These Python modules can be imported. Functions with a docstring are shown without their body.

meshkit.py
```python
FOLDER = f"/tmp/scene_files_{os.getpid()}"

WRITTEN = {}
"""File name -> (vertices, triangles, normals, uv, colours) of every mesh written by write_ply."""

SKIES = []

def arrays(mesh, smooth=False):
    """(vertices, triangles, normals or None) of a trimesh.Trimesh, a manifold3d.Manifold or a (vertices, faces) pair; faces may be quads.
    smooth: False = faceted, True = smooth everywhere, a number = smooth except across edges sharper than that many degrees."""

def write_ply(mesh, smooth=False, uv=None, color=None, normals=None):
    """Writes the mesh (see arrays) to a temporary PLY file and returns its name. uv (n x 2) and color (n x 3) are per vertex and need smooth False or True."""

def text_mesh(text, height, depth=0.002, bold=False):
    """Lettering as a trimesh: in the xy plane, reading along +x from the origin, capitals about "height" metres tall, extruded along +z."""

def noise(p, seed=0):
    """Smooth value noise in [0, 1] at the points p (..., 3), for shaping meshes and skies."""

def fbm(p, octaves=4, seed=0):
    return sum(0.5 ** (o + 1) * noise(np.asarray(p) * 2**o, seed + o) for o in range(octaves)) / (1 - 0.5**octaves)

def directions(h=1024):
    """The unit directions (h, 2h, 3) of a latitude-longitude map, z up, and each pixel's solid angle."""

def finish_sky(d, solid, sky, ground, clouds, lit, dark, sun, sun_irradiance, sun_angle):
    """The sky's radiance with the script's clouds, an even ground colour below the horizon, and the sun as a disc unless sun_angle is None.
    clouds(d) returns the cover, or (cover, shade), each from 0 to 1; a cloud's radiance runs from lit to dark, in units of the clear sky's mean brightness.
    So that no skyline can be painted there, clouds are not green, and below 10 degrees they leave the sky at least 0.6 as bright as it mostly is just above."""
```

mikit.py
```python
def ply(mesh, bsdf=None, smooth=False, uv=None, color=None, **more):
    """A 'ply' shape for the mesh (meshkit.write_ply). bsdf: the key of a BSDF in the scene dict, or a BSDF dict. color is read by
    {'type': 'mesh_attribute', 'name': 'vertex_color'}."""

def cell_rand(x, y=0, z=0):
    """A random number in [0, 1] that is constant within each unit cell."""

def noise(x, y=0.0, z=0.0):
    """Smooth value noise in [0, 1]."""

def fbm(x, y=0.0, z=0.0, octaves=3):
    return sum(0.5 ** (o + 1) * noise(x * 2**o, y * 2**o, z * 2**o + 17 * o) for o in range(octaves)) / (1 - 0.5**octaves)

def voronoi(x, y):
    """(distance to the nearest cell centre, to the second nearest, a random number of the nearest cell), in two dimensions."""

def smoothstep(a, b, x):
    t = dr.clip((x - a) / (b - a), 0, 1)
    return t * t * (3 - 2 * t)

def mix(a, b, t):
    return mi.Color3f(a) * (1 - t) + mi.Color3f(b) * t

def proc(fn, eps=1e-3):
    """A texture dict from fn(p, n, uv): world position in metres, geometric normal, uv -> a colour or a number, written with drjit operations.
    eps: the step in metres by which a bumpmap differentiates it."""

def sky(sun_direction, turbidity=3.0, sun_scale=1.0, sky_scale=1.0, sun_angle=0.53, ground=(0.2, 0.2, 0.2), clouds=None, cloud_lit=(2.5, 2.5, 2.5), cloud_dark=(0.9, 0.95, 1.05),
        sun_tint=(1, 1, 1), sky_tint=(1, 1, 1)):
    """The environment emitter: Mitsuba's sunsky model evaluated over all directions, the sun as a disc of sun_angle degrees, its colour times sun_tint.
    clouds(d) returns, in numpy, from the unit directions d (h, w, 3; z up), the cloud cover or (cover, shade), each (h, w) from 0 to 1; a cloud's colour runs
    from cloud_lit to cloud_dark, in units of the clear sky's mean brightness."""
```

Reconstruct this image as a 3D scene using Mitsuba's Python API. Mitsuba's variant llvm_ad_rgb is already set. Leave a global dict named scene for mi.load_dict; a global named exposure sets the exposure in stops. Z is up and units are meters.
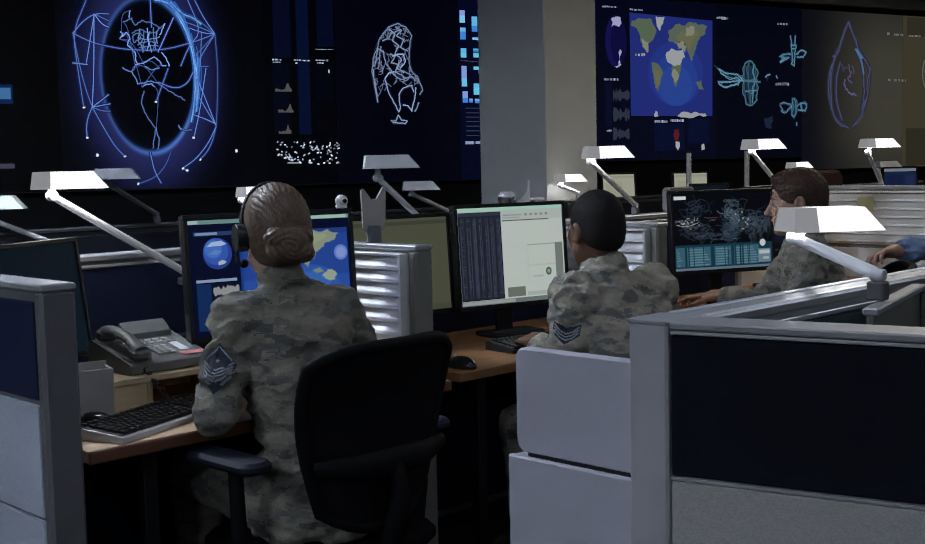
import math, random
import numpy as np, trimesh, drjit as dr, mitsuba as mi, mikit, meshkit
from shapely.geometry import Polygon, LineString, MultiPolygon
from scipy.spatial import cKDTree

random.seed(7)
rng = np.random.default_rng(7)
T4 = mi.ScalarTransform4f
scene, labels = {}, {}

# ------------------------------------------------------------------ camera, light, exposure
EYE = np.array([0.0, 0.0, 1.36])
PITCH, ROLL = math.atan(107 / 1200), math.radians(1.25)
scene['camera'] = {'type': 'perspective', 'fov': math.degrees(2 * math.atan(462.5 / 1200)), 'fov_axis': 'x', 'near_clip': 0.05, 'far_clip': 100,
                   'to_world': T4().look_at(origin=EYE.tolist(), target=(EYE + [0, math.cos(PITCH), -math.sin(PITCH)]).tolist(), up=[math.sin(ROLL), 0, math.cos(ROLL)])}
exposure = 0.0
CEILING_LIGHT = 5.2                                    # radiance of the dimmed ceiling panels
COOL, WARM = (0.86, 0.97, 1.16), (1.08, 1.0, 0.80)
LAMP_SHADE, LAMP_DIFFUSER = 1.02, 13.0                   # radiance of a lit desk lamp
# the room is laid out on a grid turned 45 degrees: u runs along the rows of desks, v across them
A, V = np.array([math.sqrt(.5), math.sqrt(.5), 0]), np.array([-math.sqrt(.5), math.sqrt(.5), 0])
# the back wall with the screens: w runs along it
WD, WN = np.array([math.sin(math.radians(60)), .5, 0]), np.array([-.5, math.sin(math.radians(60)), 0])
WALL_D = 8.0


def mat(x, y, o):
    m = np.eye(4); m[:3, 0] = x; m[:3, 1] = y; m[:3, 2] = np.cross(x, y); m[:3, 3] = o
    return m


def pod(u=0, v=0, z=0, az=None):
    """local x along the row, y away from the sitter, z up; az: the compass angle of local x (45 = along the row)."""
    o = A * u + V * v + np.array([0, 0, z])
    a = math.radians(45 if az is None else az)
    x = np.array([math.sin(a), math.cos(a), 0])
    return mat(x, np.array([-x[1], x[0], 0]), o)


def onwall(w, z, n=0):
    return mat(WD, WN, WD * w + WN * (WALL_D - n) + np.array([0, 0, z]))


def rotx(a):
    m = np.eye(4); c, s = math.cos(a), math.sin(a); m[1:3, 1:3] = [[c, -s], [s, c]]; return m


def rotz(a):
    m = np.eye(4); c, s = math.cos(a), math.sin(a); m[:2, :2] = [[c, -s], [s, c]]; return m


def trans(x, y, z):
    m = np.eye(4); m[:3, 3] = [x, y, z]; return m


# ------------------------------------------------------------------ scene bookkeeping
used = {}


def num(name):
    k = used.get(name, 0); used[name] = k + 1
    return name if k == 0 else f'{name}_{k:03d}'


def thing(name, label, cat, group=None, kind=None):
    key = num(name)
    labels[key] = {'label': label, 'category': cat}
    if group: labels[key]['group'] = group
    if kind: labels[key]['kind'] = kind
    return key


def put(key, mesh, bsdf, M=None, smooth=False, **more):
    """One entry of the scene; a key that is taken gets the next number."""
    key = num(key)
    if hasattr(mesh, 'vertices'):
        v, f = np.array(mesh.vertices, float), np.array(mesh.faces)
    else:
        v, f = np.asarray(mesh[0], float), np.asarray(mesh[1])
    if M is not None:
        v = v @ M[:3, :3].T + M[:3, 3]
    scene[key] = mikit.ply((v, f), bsdf, smooth, **more)
    return key


def part(root, name, mesh, bsdf, M=None, smooth=False, label=None, **more):
    key = put(f'{root}__{name}', mesh, bsdf, M, smooth, **more)
    if label: labels[key] = {'label': label}
    return key


def setting(name, mesh, bsdf, label, M=None, **more):
    key = put(name, mesh, bsdf, M, **more)
    labels[key] = {'label': label, 'category': name.split('_')[0], 'kind': 'structure'}
    return key


# ------------------------------------------------------------------ mesh helpers
def hull(pts):
    return trimesh.convex.convex_hull(np.asarray(pts, float))


def box(x0, x1, y0, y1, z0, z1, b=0.003):
    """A box with chamfered edges."""
    c, h = np.array([x0 + x1, y0 + y1, z0 + z1]) / 2, np.array([x1 - x0, y1 - y0, z1 - z0]) / 2
    b = min(b, *(h * .45))
    if b <= 0:
        return trimesh.creation.box(2 * h, trimesh.transformations.translation_matrix(c))
    s = np.array([[i, j, k] for i in (-1, 1) for j in (-1, 1) for k in (-1, 1)])
    return hull(np.vstack([s * (h - b * (1 - np.eye(3)[a])) for a in range(3)]) + c)


def rbox(x0, x1, y0, y1, z0, z1, r=.02, axis=1, n=5, b=0.003):
    """A slab whose outline across the given axis has corners of radius r."""
    lo, hi = np.array([x0, y0, z0]), np.array([x1, y1, z1])
    i, j = [a for a in range(3) if a != axis]
    pts = []
    for sx in (0, 1):
        for sy in (0, 1):
            for t in np.linspace(0, math.pi / 2, n):
                for e, inset in ((lo[axis], b), (lo[axis] + b, 0), (hi[axis] - b, 0), (hi[axis], b)):
                    p = np.zeros(3)
                    q = r - inset
                    p[i] = (hi[i] - r + q * math.cos(t)) if sx else (lo[i] + r - q * math.cos(t))
                    p[j] = (hi[j] - r + q * math.sin(t)) if sy else (lo[j] + r - q * math.sin(t))
                    p[axis] = e
                    pts.append(p)
    return hull(pts)


def tube(path, r, sides=10, closed=False, flat=(1, 1)):
    """A round (or flattened) tube along a path, with end caps."""
    p = np.asarray(path, float); n = len(p)
    r = np.broadcast_to(np.asarray(r, float), (n,))
    t = np.gradient(p, axis=0) if not closed else np.roll(p, -1, 0) - np.roll(p, 1, 0)
    t /= np.linalg.norm(t, axis=1, keepdims=True) + 1e-12
    ref = np.array([0, 0, 1.]) if abs(t[0, 2]) < .9 else np.array([1., 0, 0])
    a = np.cross(t[0], ref); a /= np.linalg.norm(a)
    fr = []
    for k in range(n):
        a = a - t[k] * (a @ t[k]); a /= np.linalg.norm(a); fr.append((a, np.cross(t[k], a)))
    ang = np.arange(sides) * 2 * math.pi / sides
    v = np.vstack([p[k] + r[k] * (np.cos(ang)[:, None] * fr[k][0] * flat[0] + np.sin(ang)[:, None] * fr[k][1] * flat[1]) for k in range(n)])
    f = []
    for k in range(n if closed else n - 1):
        k2 = (k + 1) % n
        for s in range(sides):
            s2 = (s + 1) % sides
            f += [[k * sides + s, k * sides + s2, k2 * sides + s2], [k * sides + s, k2 * sides + s2, k2 * sides + s]]
    if not closed:
        v = np.vstack([v, p[:1], p[-1:]]); c0, c1 = len(v) - 2, len(v) - 1
        for s in range(sides):
            s2 = (s + 1) % sides
            f += [[c0, s2, s], [c1, (n - 1) * sides + s, (n - 1) * sides + s2]]
    m = trimesh.Trimesh(v, f, process=False)
    if m.volume < 0: m.invert()
    return m


def cyl(r, z0, z1, x=0, y=0, n=20, r2=None):
    r2 = r if r2 is None else r2
    b = min(.002, (z1 - z0) * .3, r * .3)
    prof = np.array([[0, z0], [r - b, z0], [r, z0 + b], [r2, z1 - b], [r2 - b, z1], [0, z1]])
    m = trimesh.creation.revolve(prof, sections=n); m.apply_translation([x, y, 0]); return m


def cat(*ms):
    ms = [m for x in ms for m in (x if isinstance(x, (list, tuple)) else [x])]
    return trimesh.util.concatenate(ms)


def moved(m, M):
    m = m.copy(); m.apply_transform(M); return m


def tri(poly):
    """(2-d vertices, faces) of a shapely polygon or multipolygon."""
    vs, fs, at = [], [], 0
    for g in getattr(poly, 'geoms', [poly]):
        if g.is_empty or g.area < 1e-9: continue
        v, f = trimesh.creation.triangulate_polygon(g, engine='earcut')
        vs.append(v); fs.append(np.asarray(f) + at); at += len(v)
    return (np.vstack(vs), np.vstack(fs)) if vs else (np.zeros((0, 2)), np.zeros((0, 3), int))


# ------------------------------------------------------------------ materials
def mtl(key, color, rough=.5, metallic=0.0, spec=.5, **kw):
    c = color if isinstance(color, dict) else {'type': 'rgb', 'value': list(color)}
    scene[key] = {'type': 'twosided', 'bsdf': {'type': 'principled', 'base_color': c, 'roughness': rough, 'metallic': metallic, 'specular': spec, **kw}}
    return key


def camo(seed, tint=1.0):
    cols = [np.array(c) * tint for c in ((.225, .208, .168), (.172, .170, .152), (.112, .112, .102), (.265, .245, .20))]

    def fn(p, n, uv):
        q = mi.Point3f(dr.floor(p.x * 150), dr.floor(p.y * 150), dr.floor(p.z * 220)) / mi.Point3f(150, 150, 220)
        a = mikit.fbm(q.x * 19 + seed, q.y * 19, q.z * 38, octaves=3)
        b = mikit.fbm(q.x * 14 - seed, q.y * 14 + 5, q.z * 30 + 3, octaves=3)
        c = mi.Color3f(cols[0].tolist())
        c = dr.select(a > .56, mi.Color3f(cols[1].tolist()), c)
        c = dr.select(b > .60, mi.Color3f(cols[3].tolist()), c)
        c = dr.select((b < .41) & (a < .62), mi.Color3f(cols[2].tolist()), c)
        return c * (.85 + .3 * mikit.noise(p.x * 260, p.y * 260, p.z * 260))
    return mikit.proc(fn)


def wood(p, n, uv):
    s = p.x * .7071 + p.y * .7071
    t = -p.x * .7071 + p.y * .7071
    g = mikit.fbm(s * 3.0, t * 45, p.z * 45, octaves=3)
    return mikit.mix((.20, .098, .042), (.29, .15, .070), g)


def lamplit_wood(p, n, uv):  # desk wood again, brightened to stand in for the lamp above it
    s = p.x * .7071 + p.y * .7071
    t = -p.x * .7071 + p.y * .7071
    g = mikit.fbm(s * 3.0, t * 45, p.z * 45, octaves=3)
    return mikit.mix((.46, .31, .18), (.60, .43, .27), g)


def pale_wood(p, n, uv):
    g = mikit.fbm(p.x * 12, p.y * 12, p.z * 70, octaves=3)
    return mikit.mix((.60, .48, .30), (.72, .60, .41), g)


def fabric(c, amount=.35, f=420.0):
    def fn(p, n, uv):
        w = mikit.noise(p.x * f, p.y * f, p.z * f)
        b = mikit.fbm(p.x * 5, p.y * 5, p.z * 5, octaves=2)
        return mi.Color3f(list(c)) * ((1 - amount / 2) + amount * w) * (.9 + .2 * b)
    return mikit.proc(fn)


def scuffed(c, amount=.18):
    def fn(p, n, uv):
        b = mikit.fbm(p.x * 7, p.y * 7, p.z * 11, octaves=3)
        return mi.Color3f(list(c)) * (1 - amount / 2 + amount * b)
    return mikit.proc(fn)


def skin(c):
    def fn(p, n, uv):
        b = mikit.fbm(p.x * 40, p.y * 40, p.z * 40, octaves=2)
        return mi.Color3f(list(c)) * mi.Color3f(.94 + .12 * b, .92 + .1 * b, .9 + .1 * b)
    return mikit.proc(fn)


def hairtex(c, f=1.0):
    def fn(p, n, uv):
        b = mikit.fbm(p.x * 300 * f, p.y * 300 * f, p.z * 60 * f, octaves=2)
        return mi.Color3f(list(c)) * (.6 + .8 * b)
    return mikit.proc(fn)


mtl('m_floor', fabric((.018, .019, .022), .6, 200), .95, spec=.1)
mtl('m_wall', (.006, .0065, .0075), .8, spec=.1)
mtl('m_soffit', scuffed((.55, .57, .57)), .9, spec=.2)
mtl('m_ceiling', scuffed((.16, .165, .165)), .95, spec=.1)
mtl('m_column', scuffed((.58, .585, .585), .10), .85, spec=.2)
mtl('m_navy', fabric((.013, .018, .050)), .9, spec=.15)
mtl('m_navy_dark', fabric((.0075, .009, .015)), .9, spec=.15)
mtl('m_slate', fabric((.14, .16, .185)), .9, spec=.15)
mtl('m_teal', fabric((.07, .10, .125)), .85, spec=.25)
mtl('m_grey_fabric', fabric((.47, .51, .59)), .9, spec=.15)
mtl('m_rail_dark', (.025, .026, .03), .6)
mtl('m_light_fabric', fabric((.40, .39, .37)), .9, spec=.15)
mtl('m_chair', (.0045, .0045, .0055), .7, spec=.12)
mtl('m_frame', scuffed((.43, .43, .45), .1), .42, .15, .5)
mtl('m_frame_dark', scuffed((.13, .13, .137), .15), .5, .1, .4)
mtl('m_rail', scuffed((.40, .405, .42), .1), .32, .35, .6)
mtl('m_strip', (.70, .71, .74), .28, .6, .6)
mtl('m_cabinet', scuffed((.46, .46, .52), .08), .5, 0, .4)
mtl('m_slat', scuffed((.74, .745, .76), .06), .38, .2, .5)
mtl('m_slat_warm', scuffed((.78, .77, .72), .06), .42, .1, .5)
mtl('m_slat_back', (.10, .105, .12), .6)
mtl('m_endcap', scuffed((.17, .17, .15), .1), .5)
mtl('m_wood', mikit.proc(wood), .5, spec=.25)
mtl('m_lamplit_wood', mikit.proc(lamplit_wood), .5, spec=.3)
mtl('m_wood_edge', scuffed((.13, .055, .028), .2), .5, spec=.3)
mtl('m_pale_wood', mikit.proc(pale_wood), .5, spec=.4)
mtl('m_black', (.010, .010, .011), .45, spec=.4)
mtl('m_black_gloss', (.012, .012, .013), .22, spec=.5)
mtl('m_bezel', (.011, .012, .014), .38, spec=.4)
mtl('m_mesh_black', fabric((.006, .006, .007), .8, 330), .9, spec=.08)
mtl('m_pad', (.009, .011, .020), .6, spec=.2)
mtl('m_phone', scuffed((.135, .14, .138), .1), .45, spec=.5)
mtl('m_phone_key', (.46, .47, .46), .5)
mtl('m_lcd', (.035, .042, .040), .2, spec=.5)
mtl('m_white', (.72, .73, .75), .5)
mtl('m_lamp_white', (.74, .745, .76), .4, spec=.5)
mtl('m_lamp_grey', (.13, .13, .132), .55, spec=.3)
mtl('m_lamp_shadow', (.10, .105, .12), .5)  # lamp plastic darkened to stand in for shadow
mtl('m_screen', (.004, .004, .0045), .5, spec=.08)
mtl('m_lamp_dim', (.62, .63, .67), .5)
mtl('m_silver_key', (.62, .60, .62), .4, .1)
mtl('m_grey_box', scuffed((.46, .45, .44), .1), .7)
mtl('m_pink', (.62, .22, .24), .8)
mtl('m_yellow', (.62, .60, .30), .85)
mtl('m_cream', (.55, .53, .43), .85)
mtl('m_pole', (.62, .63, .65), .35, .2)
mtl('m_chrome', (.55, .55, .56), .2, .9)
mtl('m_red', (.032, .011, .010), .5)
mtl('m_beige_plastic', scuffed((.33, .31, .29), .1), .6)
mtl('m_navy_thread', (.018, .024, .045), .8)
mtl('m_thread', (.22, .24, .27), .8)
mtl('m_boot', (.06, .055, .045), .7)
mtl('m_blue_shirt', fabric((.19, .27, .44), .2, 500), .85, spec=.15)
mtl('m_trouser_blue', fabric((.03, .04, .07), .3, 400), .85)
mtl('m_eye', (.42, .40, .38), .4)
mtl('m_iris', (.05, .03, .02), .2)
mtl('m_skin_fair', skin((.52, .335, .255)), .5, spec=.4)
mtl('m_skin_brown', skin((.135, .072, .046)), .45, spec=.45)
mtl('m_skin_tan', skin((.44, .27, .20)), .5, spec=.4)
mtl('m_hair_brown', hairtex((.105, .070, .048)), .5, spec=.4)
mtl('m_hair_black', hairtex((.012, .010, .010), 2), .75, spec=.2)
mtl('m_hair_dark', hairtex((.050, .028, .018), 1.4), .6, spec=.3)
mtl('m_camo_1', camo(1.7, .78), .9, spec=.15)  # uniform tinted darker to stand in for shade on the back
mtl('m_camo_2', camo(6.1, 1.4), .9, spec=.15)  # same uniform tinted brighter to stand in for nearby lamp light
mtl('m_camo_3', camo(9.4, .95), .9, spec=.15)
scene['m_clear'] = {'type': 'roughdielectric', 'int_ior': 1.45, 'alpha': .12}


def emit(rgb):
    return {'type': 'area', 'radiance': {'type': 'rgb', 'value': [float(x) for x in rgb]}}


# ------------------------------------------------------------------ pictures on the screens: flat coloured shapes, in metres on the screen
def unpack(p, n, uv):
    r = dr.floor(uv.x + .001)
    g, b = (uv.x - r - .005) / .98, uv.y
    c = dr.maximum(mi.Color3f(r / 255, g, b), 0)
    return dr.power(c, 2.2)


SCREEN_TEX = mikit.proc(unpack)


class Picture:
    """Flat shapes in layers, each of one sRGB colour, that become one luminous mesh facing local -y."""
    def __init__(self): self.v, self.f, self.uv, self.n = [], [], [], 0

    def add(self, v2, f, c, layer):
        if not len(v2): return
        c = np.clip(np.asarray(c, float), 0, 255)
        self.v.append(np.column_stack([v2[:, 0], np.full(len(v2), -.0006 * layer), v2[:, 1]]))
        f = np.asarray(f)
        a, b, d = v2[f[:, 0]], v2[f[:, 1]], v2[f[:, 2]]
        flip = ((b - a)[:, 0] * (d - a)[:, 1] - (b - a)[:, 1] * (d - a)[:, 0]) < 0
        f = np.where(flip[:, None], f[:, ::-1], f)
        self.f.append(f + self.n); self.n += len(v2)
        self.uv.append(np.tile([math.floor(c[0]) + .005 + .98 * c[1] / 255.01, c[2] / 255], (len(v2), 1)))

    def poly(self, pts, c, layer=1):
        g = Polygon(pts)
        self.add(*tri(g if g.is_valid else g.buffer(0)), c, layer); return self

    def rect(self, x0, y0, x1, y1, c, layer=1):
        self.add(np.array([[x0, y0], [x1, y0], [x1, y1], [x0, y1]]), [[0, 1, 2], [0, 2, 3]], c, layer); return self

    def line(self, pts, w, c, layer=2):
        self.add(*tri(LineString(pts).buffer(w / 2, cap_style=2, join_style=2, quad_segs=2)), c, layer); return self

    def disc(self, x, y, r, c, layer=1, ry=None, n=28):
        t = np.arange(n) * 2 * math.pi / n
        return self.poly(np.column_stack([x + r * np.cos(t), y + (ry or r) * np.sin(t)]), c, layer)

    def curve(self, pts, w, c, layer=2):
        """a line rounded through its points, thicker and brighter in the middle"""
        return self.line(smooth_line(pts), w, c, layer)

    def put(self, root, name, M, bsdf='m_screen', label=None):
        return part(root, name, (np.vstack(self.v), np.vstack(self.f)), bsdf, M, label=label, uv=np.vstack(self.uv),
                    emitter={'type': 'area', 'radiance': SCREEN_TEX})


def smooth_line(pts, rounds=2):
    p = np.asarray(pts, float)
    for _ in range(rounds):
        if len(p) < 3: return p
        q = [p[0]]
        for a, b in zip(p[:-1], p[1:]): q += [a * .75 + b * .25, a * .25 + b * .75]
        p = np.array(q + [p[-1]])
    return p


def rough(pts, amp=.18, rounds=3, seed=1, closed=False):
    """a coastline: every stretch between two points is broken up at random"""
    r = random.Random(seed); p = [np.asarray(q, float) for q in pts]
    if closed: p = p + [p[0]]
    for _ in range(rounds):
        q = [p[0]]
        for a, b in zip(p[:-1], p[1:]):
            d = b - a; q += [(a + b) / 2 + np.array([-d[1], d[0]]) * r.uniform(-amp, amp), b]
        p = q
    return np.array(p[:-1] if closed else p)


def resample(pts, n):
    p = np.asarray(pts, float); s = np.r_[0, np.cumsum(np.linalg.norm(np.diff(p, axis=0), axis=1))]
    t = np.linspace(0, s[-1], n)
    return np.column_stack([np.interp(t, s, p[:, k]) for k in range(p.shape[1])])

# ------------------------------------------------------------------ organic shapes: smooth unions of distance fields, meshed as one surface
def sd_cone(a, b, ra, rb):
    a, b = np.asarray(a, float), np.asarray(b, float)
    ba = b - a; L = ba @ ba + 1e-12

    def fn(P):
        h = np.clip(((P - a) @ ba) / L, 0, 1)
        return np.linalg.norm(P - a - h[..., None] * ba, axis=-1) - (ra + (rb - ra) * h)
    r = max(ra, rb)
    return fn, np.minimum(a, b) - r, np.maximum(a, b) + r


def sd_ell(c, r, R=None):
    c, r = np.asarray(c, float), np.asarray(r, float)

    def fn(P):
        q = P - c
        if R is not None: q = q @ R
        k0 = np.linalg.norm(q / r, axis=-1); k1 = np.linalg.norm(q / (r * r), axis=-1)
        return k0 * (k0 - 1) / np.maximum(k1, 1e-6)
    m = r.max() if R is not None else r
    return fn, c - m, c + m


def sd_loft(levels):
    """levels: rows z, x centre, y centre, half width, half depth."""
    L = np.asarray(levels, float)

    def fn(P):
        z = P[..., 2]
        x0, y0, a, b = (np.interp(z, L[:, 0], L[:, k]) for k in range(1, 5))
        x, y = (P[..., 0] - x0), (P[..., 1] - y0)
        k0 = (np.abs(x / a) ** 2.4 + np.abs(y / b) ** 2.4) ** (1 / 2.4)
        d = (k0 - 1) * np.minimum(a, b)
        return np.maximum(d, np.maximum(L[0, 0] - z, z - L[-1, 0]))
    lo = [np.min(L[:, 1] - L[:, 3]), np.min(L[:, 2] - L[:, 4]), L[0, 0]]
    hi = [np.max(L[:, 1] + L[:, 3]), np.max(L[:, 2] + L[:, 4]), L[-1, 0]]
    return fn, np.array(lo), np.array(hi)


def posed(prim, M):
    """The primitive moved by a rigid transform."""
    fn, lo, hi = prim
    c = np.array([[x, y, z] for x in (lo[0], hi[0]) for y in (lo[1], hi[1]) for z in (lo[2], hi[2])]) @ M[:3, :3].T + M[:3, 3]
    return (lambda P: fn((P - M[:3, 3]) @ M[:3, :3])), c.min(0), c.max(0)


def sculpt(prims, res):
    """prims: (primitive, 'u' union or 's' subtract, blend). Returns (vertices, faces) by surface nets."""
    ad = [p for p, op, k in prims if op == 'u']
    lo = np.min([p[1] for p in ad], 0) - 4 * res - .012
    hi = np.max([p[2] for p in ad], 0) + 4 * res + .012
    n = np.ceil((hi - lo) / res).astype(int) + 1
    D = np.full(n, 1.0, np.float32)
    ax = [lo[k] + res * np.arange(n[k]) for k in range(3)]
    for (fn, l, h), op, k in prims:
        i0 = np.clip(np.floor((l - lo - k) / res).astype(int) - 3, 0, n)
        i1 = np.clip(np.ceil((h - lo + k) / res).astype(int) + 4, 0, n)
        if np.any(i1 <= i0): continue
        sl = tuple(slice(a, b) for a, b in zip(i0, i1))
        P = np.stack(np.meshgrid(*[ax[q][sl[q]] for q in range(3)], indexing='ij'), -1)
        d = fn(P).astype(np.float32); e = D[sl]
        if op == 's':
            d = -d
            t = np.clip(.5 - .5 * (e - d) / k, 0, 1) if k else 0
            D[sl] = (e * (1 - t) + d * t + k * t * (1 - t)) if k else np.maximum(e, d)
        else:
            t = np.clip(.5 + .5 * (e - d) / k, 0, 1) if k else 0
            D[sl] = (e * (1 - t) + d * t - k * t * (1 - t)) if k else np.minimum(e, d)
    return nets(D, lo, res)


def nets(D, lo, res):
    S = D < 0
    c = sum(S[i:S.shape[0] - 1 + i, j:S.shape[1] - 1 + j, k:S.shape[2] - 1 + k].astype(np.int8) for i in (0, 1) for j in (0, 1) for k in (0, 1))
    act = (c > 0) & (c < 8)
    I = np.argwhere(act)
    idx = np.full(act.shape, -1, np.int64); idx[act] = np.arange(len(I))
    cor = np.array([[i, j, k] for i in (0, 1) for j in (0, 1) for k in (0, 1)])
    val = np.stack([D[tuple((I + o).T)] for o in cor], 1)
    acc, cnt = np.zeros((len(I), 3)), np.zeros(len(I))
    for a in range(8):
        for b in range(a + 1, 8):
            if np.abs(cor[a] - cor[b]).sum() != 1: continue
            m = (val[:, a] < 0) != (val[:, b] < 0)
            t = val[m, a] / (val[m, a] - val[m, b])
            acc[m] += cor[a] + t[:, None] * (cor[b] - cor[a]); cnt[m] += 1
    v = lo + res * (I + acc / cnt[:, None])
    faces = []
    for a in range(3):
        b, g = (a + 1) % 3, (a + 2) % 3
        s0 = S[tuple(slice(0, -1) if q == a else slice(None) for q in range(3))]
        s1 = S[tuple(slice(1, None) if q == a else slice(None) for q in range(3))]
        E = np.argwhere(s0 != s1)
        E = E[(E[:, b] > 0) & (E[:, g] > 0) & (E[:, b] < act.shape[b]) & (E[:, g] < act.shape[g])]
        ins = s0[tuple(E.T)]
        q = []
        for db, dg in ((-1, -1), (0, -1), (0, 0), (-1, 0)):
            o = E.copy(); o[:, b] += db; o[:, g] += dg; q.append(idx[tuple(o.T)])
        q = np.stack(q, 1)
        q[~ins] = q[~ins][:, ::-1]
        faces.append(q)
    q = np.vstack(faces)
    return v, np.vstack([q[:, [0, 1, 2]], q[:, [0, 2, 3]]])


def normals(v, f):
    n = np.zeros_like(v); c = np.cross(v[f[:, 1]] - v[f[:, 0]], v[f[:, 2]] - v[f[:, 0]])
    for k in range(3): np.add.at(n, f[:, k], c)
    return n / (np.linalg.norm(n, axis=1, keepdims=True) + 1e-12)


def wrinkle(v, f, amp, scale, seed, stretch=(1, 1, 1)):
    n = normals(v, f)
    q = v * np.asarray(stretch) * scale
    a = 1 - 2 * np.abs(meshkit.fbm(q, 3, seed) - .5) * 2.2           # ridged, like folds in cloth
    b = meshkit.noise(v * scale * 2.6, seed + 9) - .5
    return v + n * (amp * (a - .45) + amp * .35 * b)[:, None]


def rot(yaw=0, pitch=0, roll=0):
    """yaw to the left, pitch upward, roll to the right, in radians, in the frame x right, y ahead, z up."""
    cy, sy, cp, sp, cr, sr = math.cos(yaw), math.sin(yaw), math.cos(pitch), math.sin(pitch), math.cos(roll), math.sin(roll)
    return np.array([[cy, -sy, 0], [sy, cy, 0], [0, 0, 1]]) @ np.array([[1, 0, 0], [0, cp, -sp], [0, sp, cp]]) @ np.array([[cr, 0, sr], [0, 1, 0], [-sr, 0, cr]])


def head_prims(s=1.0):
    E = sd_ell; C = sd_cone
    P = [(E((0, -.016, .034), (.076, .097, .088)), 'u', 0), (E((0, .026, -.030), (.062, .066, .090)), 'u', .03),
         (C((-.045, .010, -.062), (-.012, .062, -.098), .026, .018), 'u', .025), (C((.045, .010, -.062), (.012, .062, -.098), .026, .018), 'u', .025),
         (E((0, .070, -.098), (.020, .017, .018)), 'u', .02), (C((-.034, .078, .020), (.034, .078, .020), .012, .012), 'u', .018),
         (C((-.048, .052, -.018), (-.040, .060, -.030), .020, .018), 'u', .02), (C((.048, .052, -.018), (.040, .060, -.030), .020, .018), 'u', .02),
         (E((-.031, .099, .002), (.017, .016, .011)), 's', .012), (E((.031, .099, .002), (.017, .016, .011)), 's', .012),
         (C((0, .088, .010), (0, .109, -.030), .008, .0115), 'u', .012), (E((0, .112, -.033), (.011, .010, .009)), 'u', .008),
         (E((-.012, .098, -.038), (.008, .010, .007)), 'u', .006), (E((.012, .098, -.038), (.008, .010, .007)), 'u', .006),
         (C((-.020, .082, -.062), (.020, .082, -.062), .007, .007), 'u', .008), (C((0, .090, -.059), (0, .090, -.060), .009, .009), 'u', .008),
         (C((-.016, .083, -.074), (.016, .083, -.074), .008, .008), 'u', .008), (E((0, .100, -.0675), (.024, .010, .0022)), 's', .003)]
    for sx in (-1, 1):
        R = rot(yaw=-.35 * sx, pitch=-.12)
        P += [(E((sx * .078, -.012, -.006), (.009, .020, .033), R), 'u', .006), (E((sx * .086, -.006, -.004), (.006, .011, .020), R), 's', .004)]
    return [((p[0], p[1] * s, p[2] * s) if s == 1 else p, op, k) for p, op, k in P]


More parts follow.
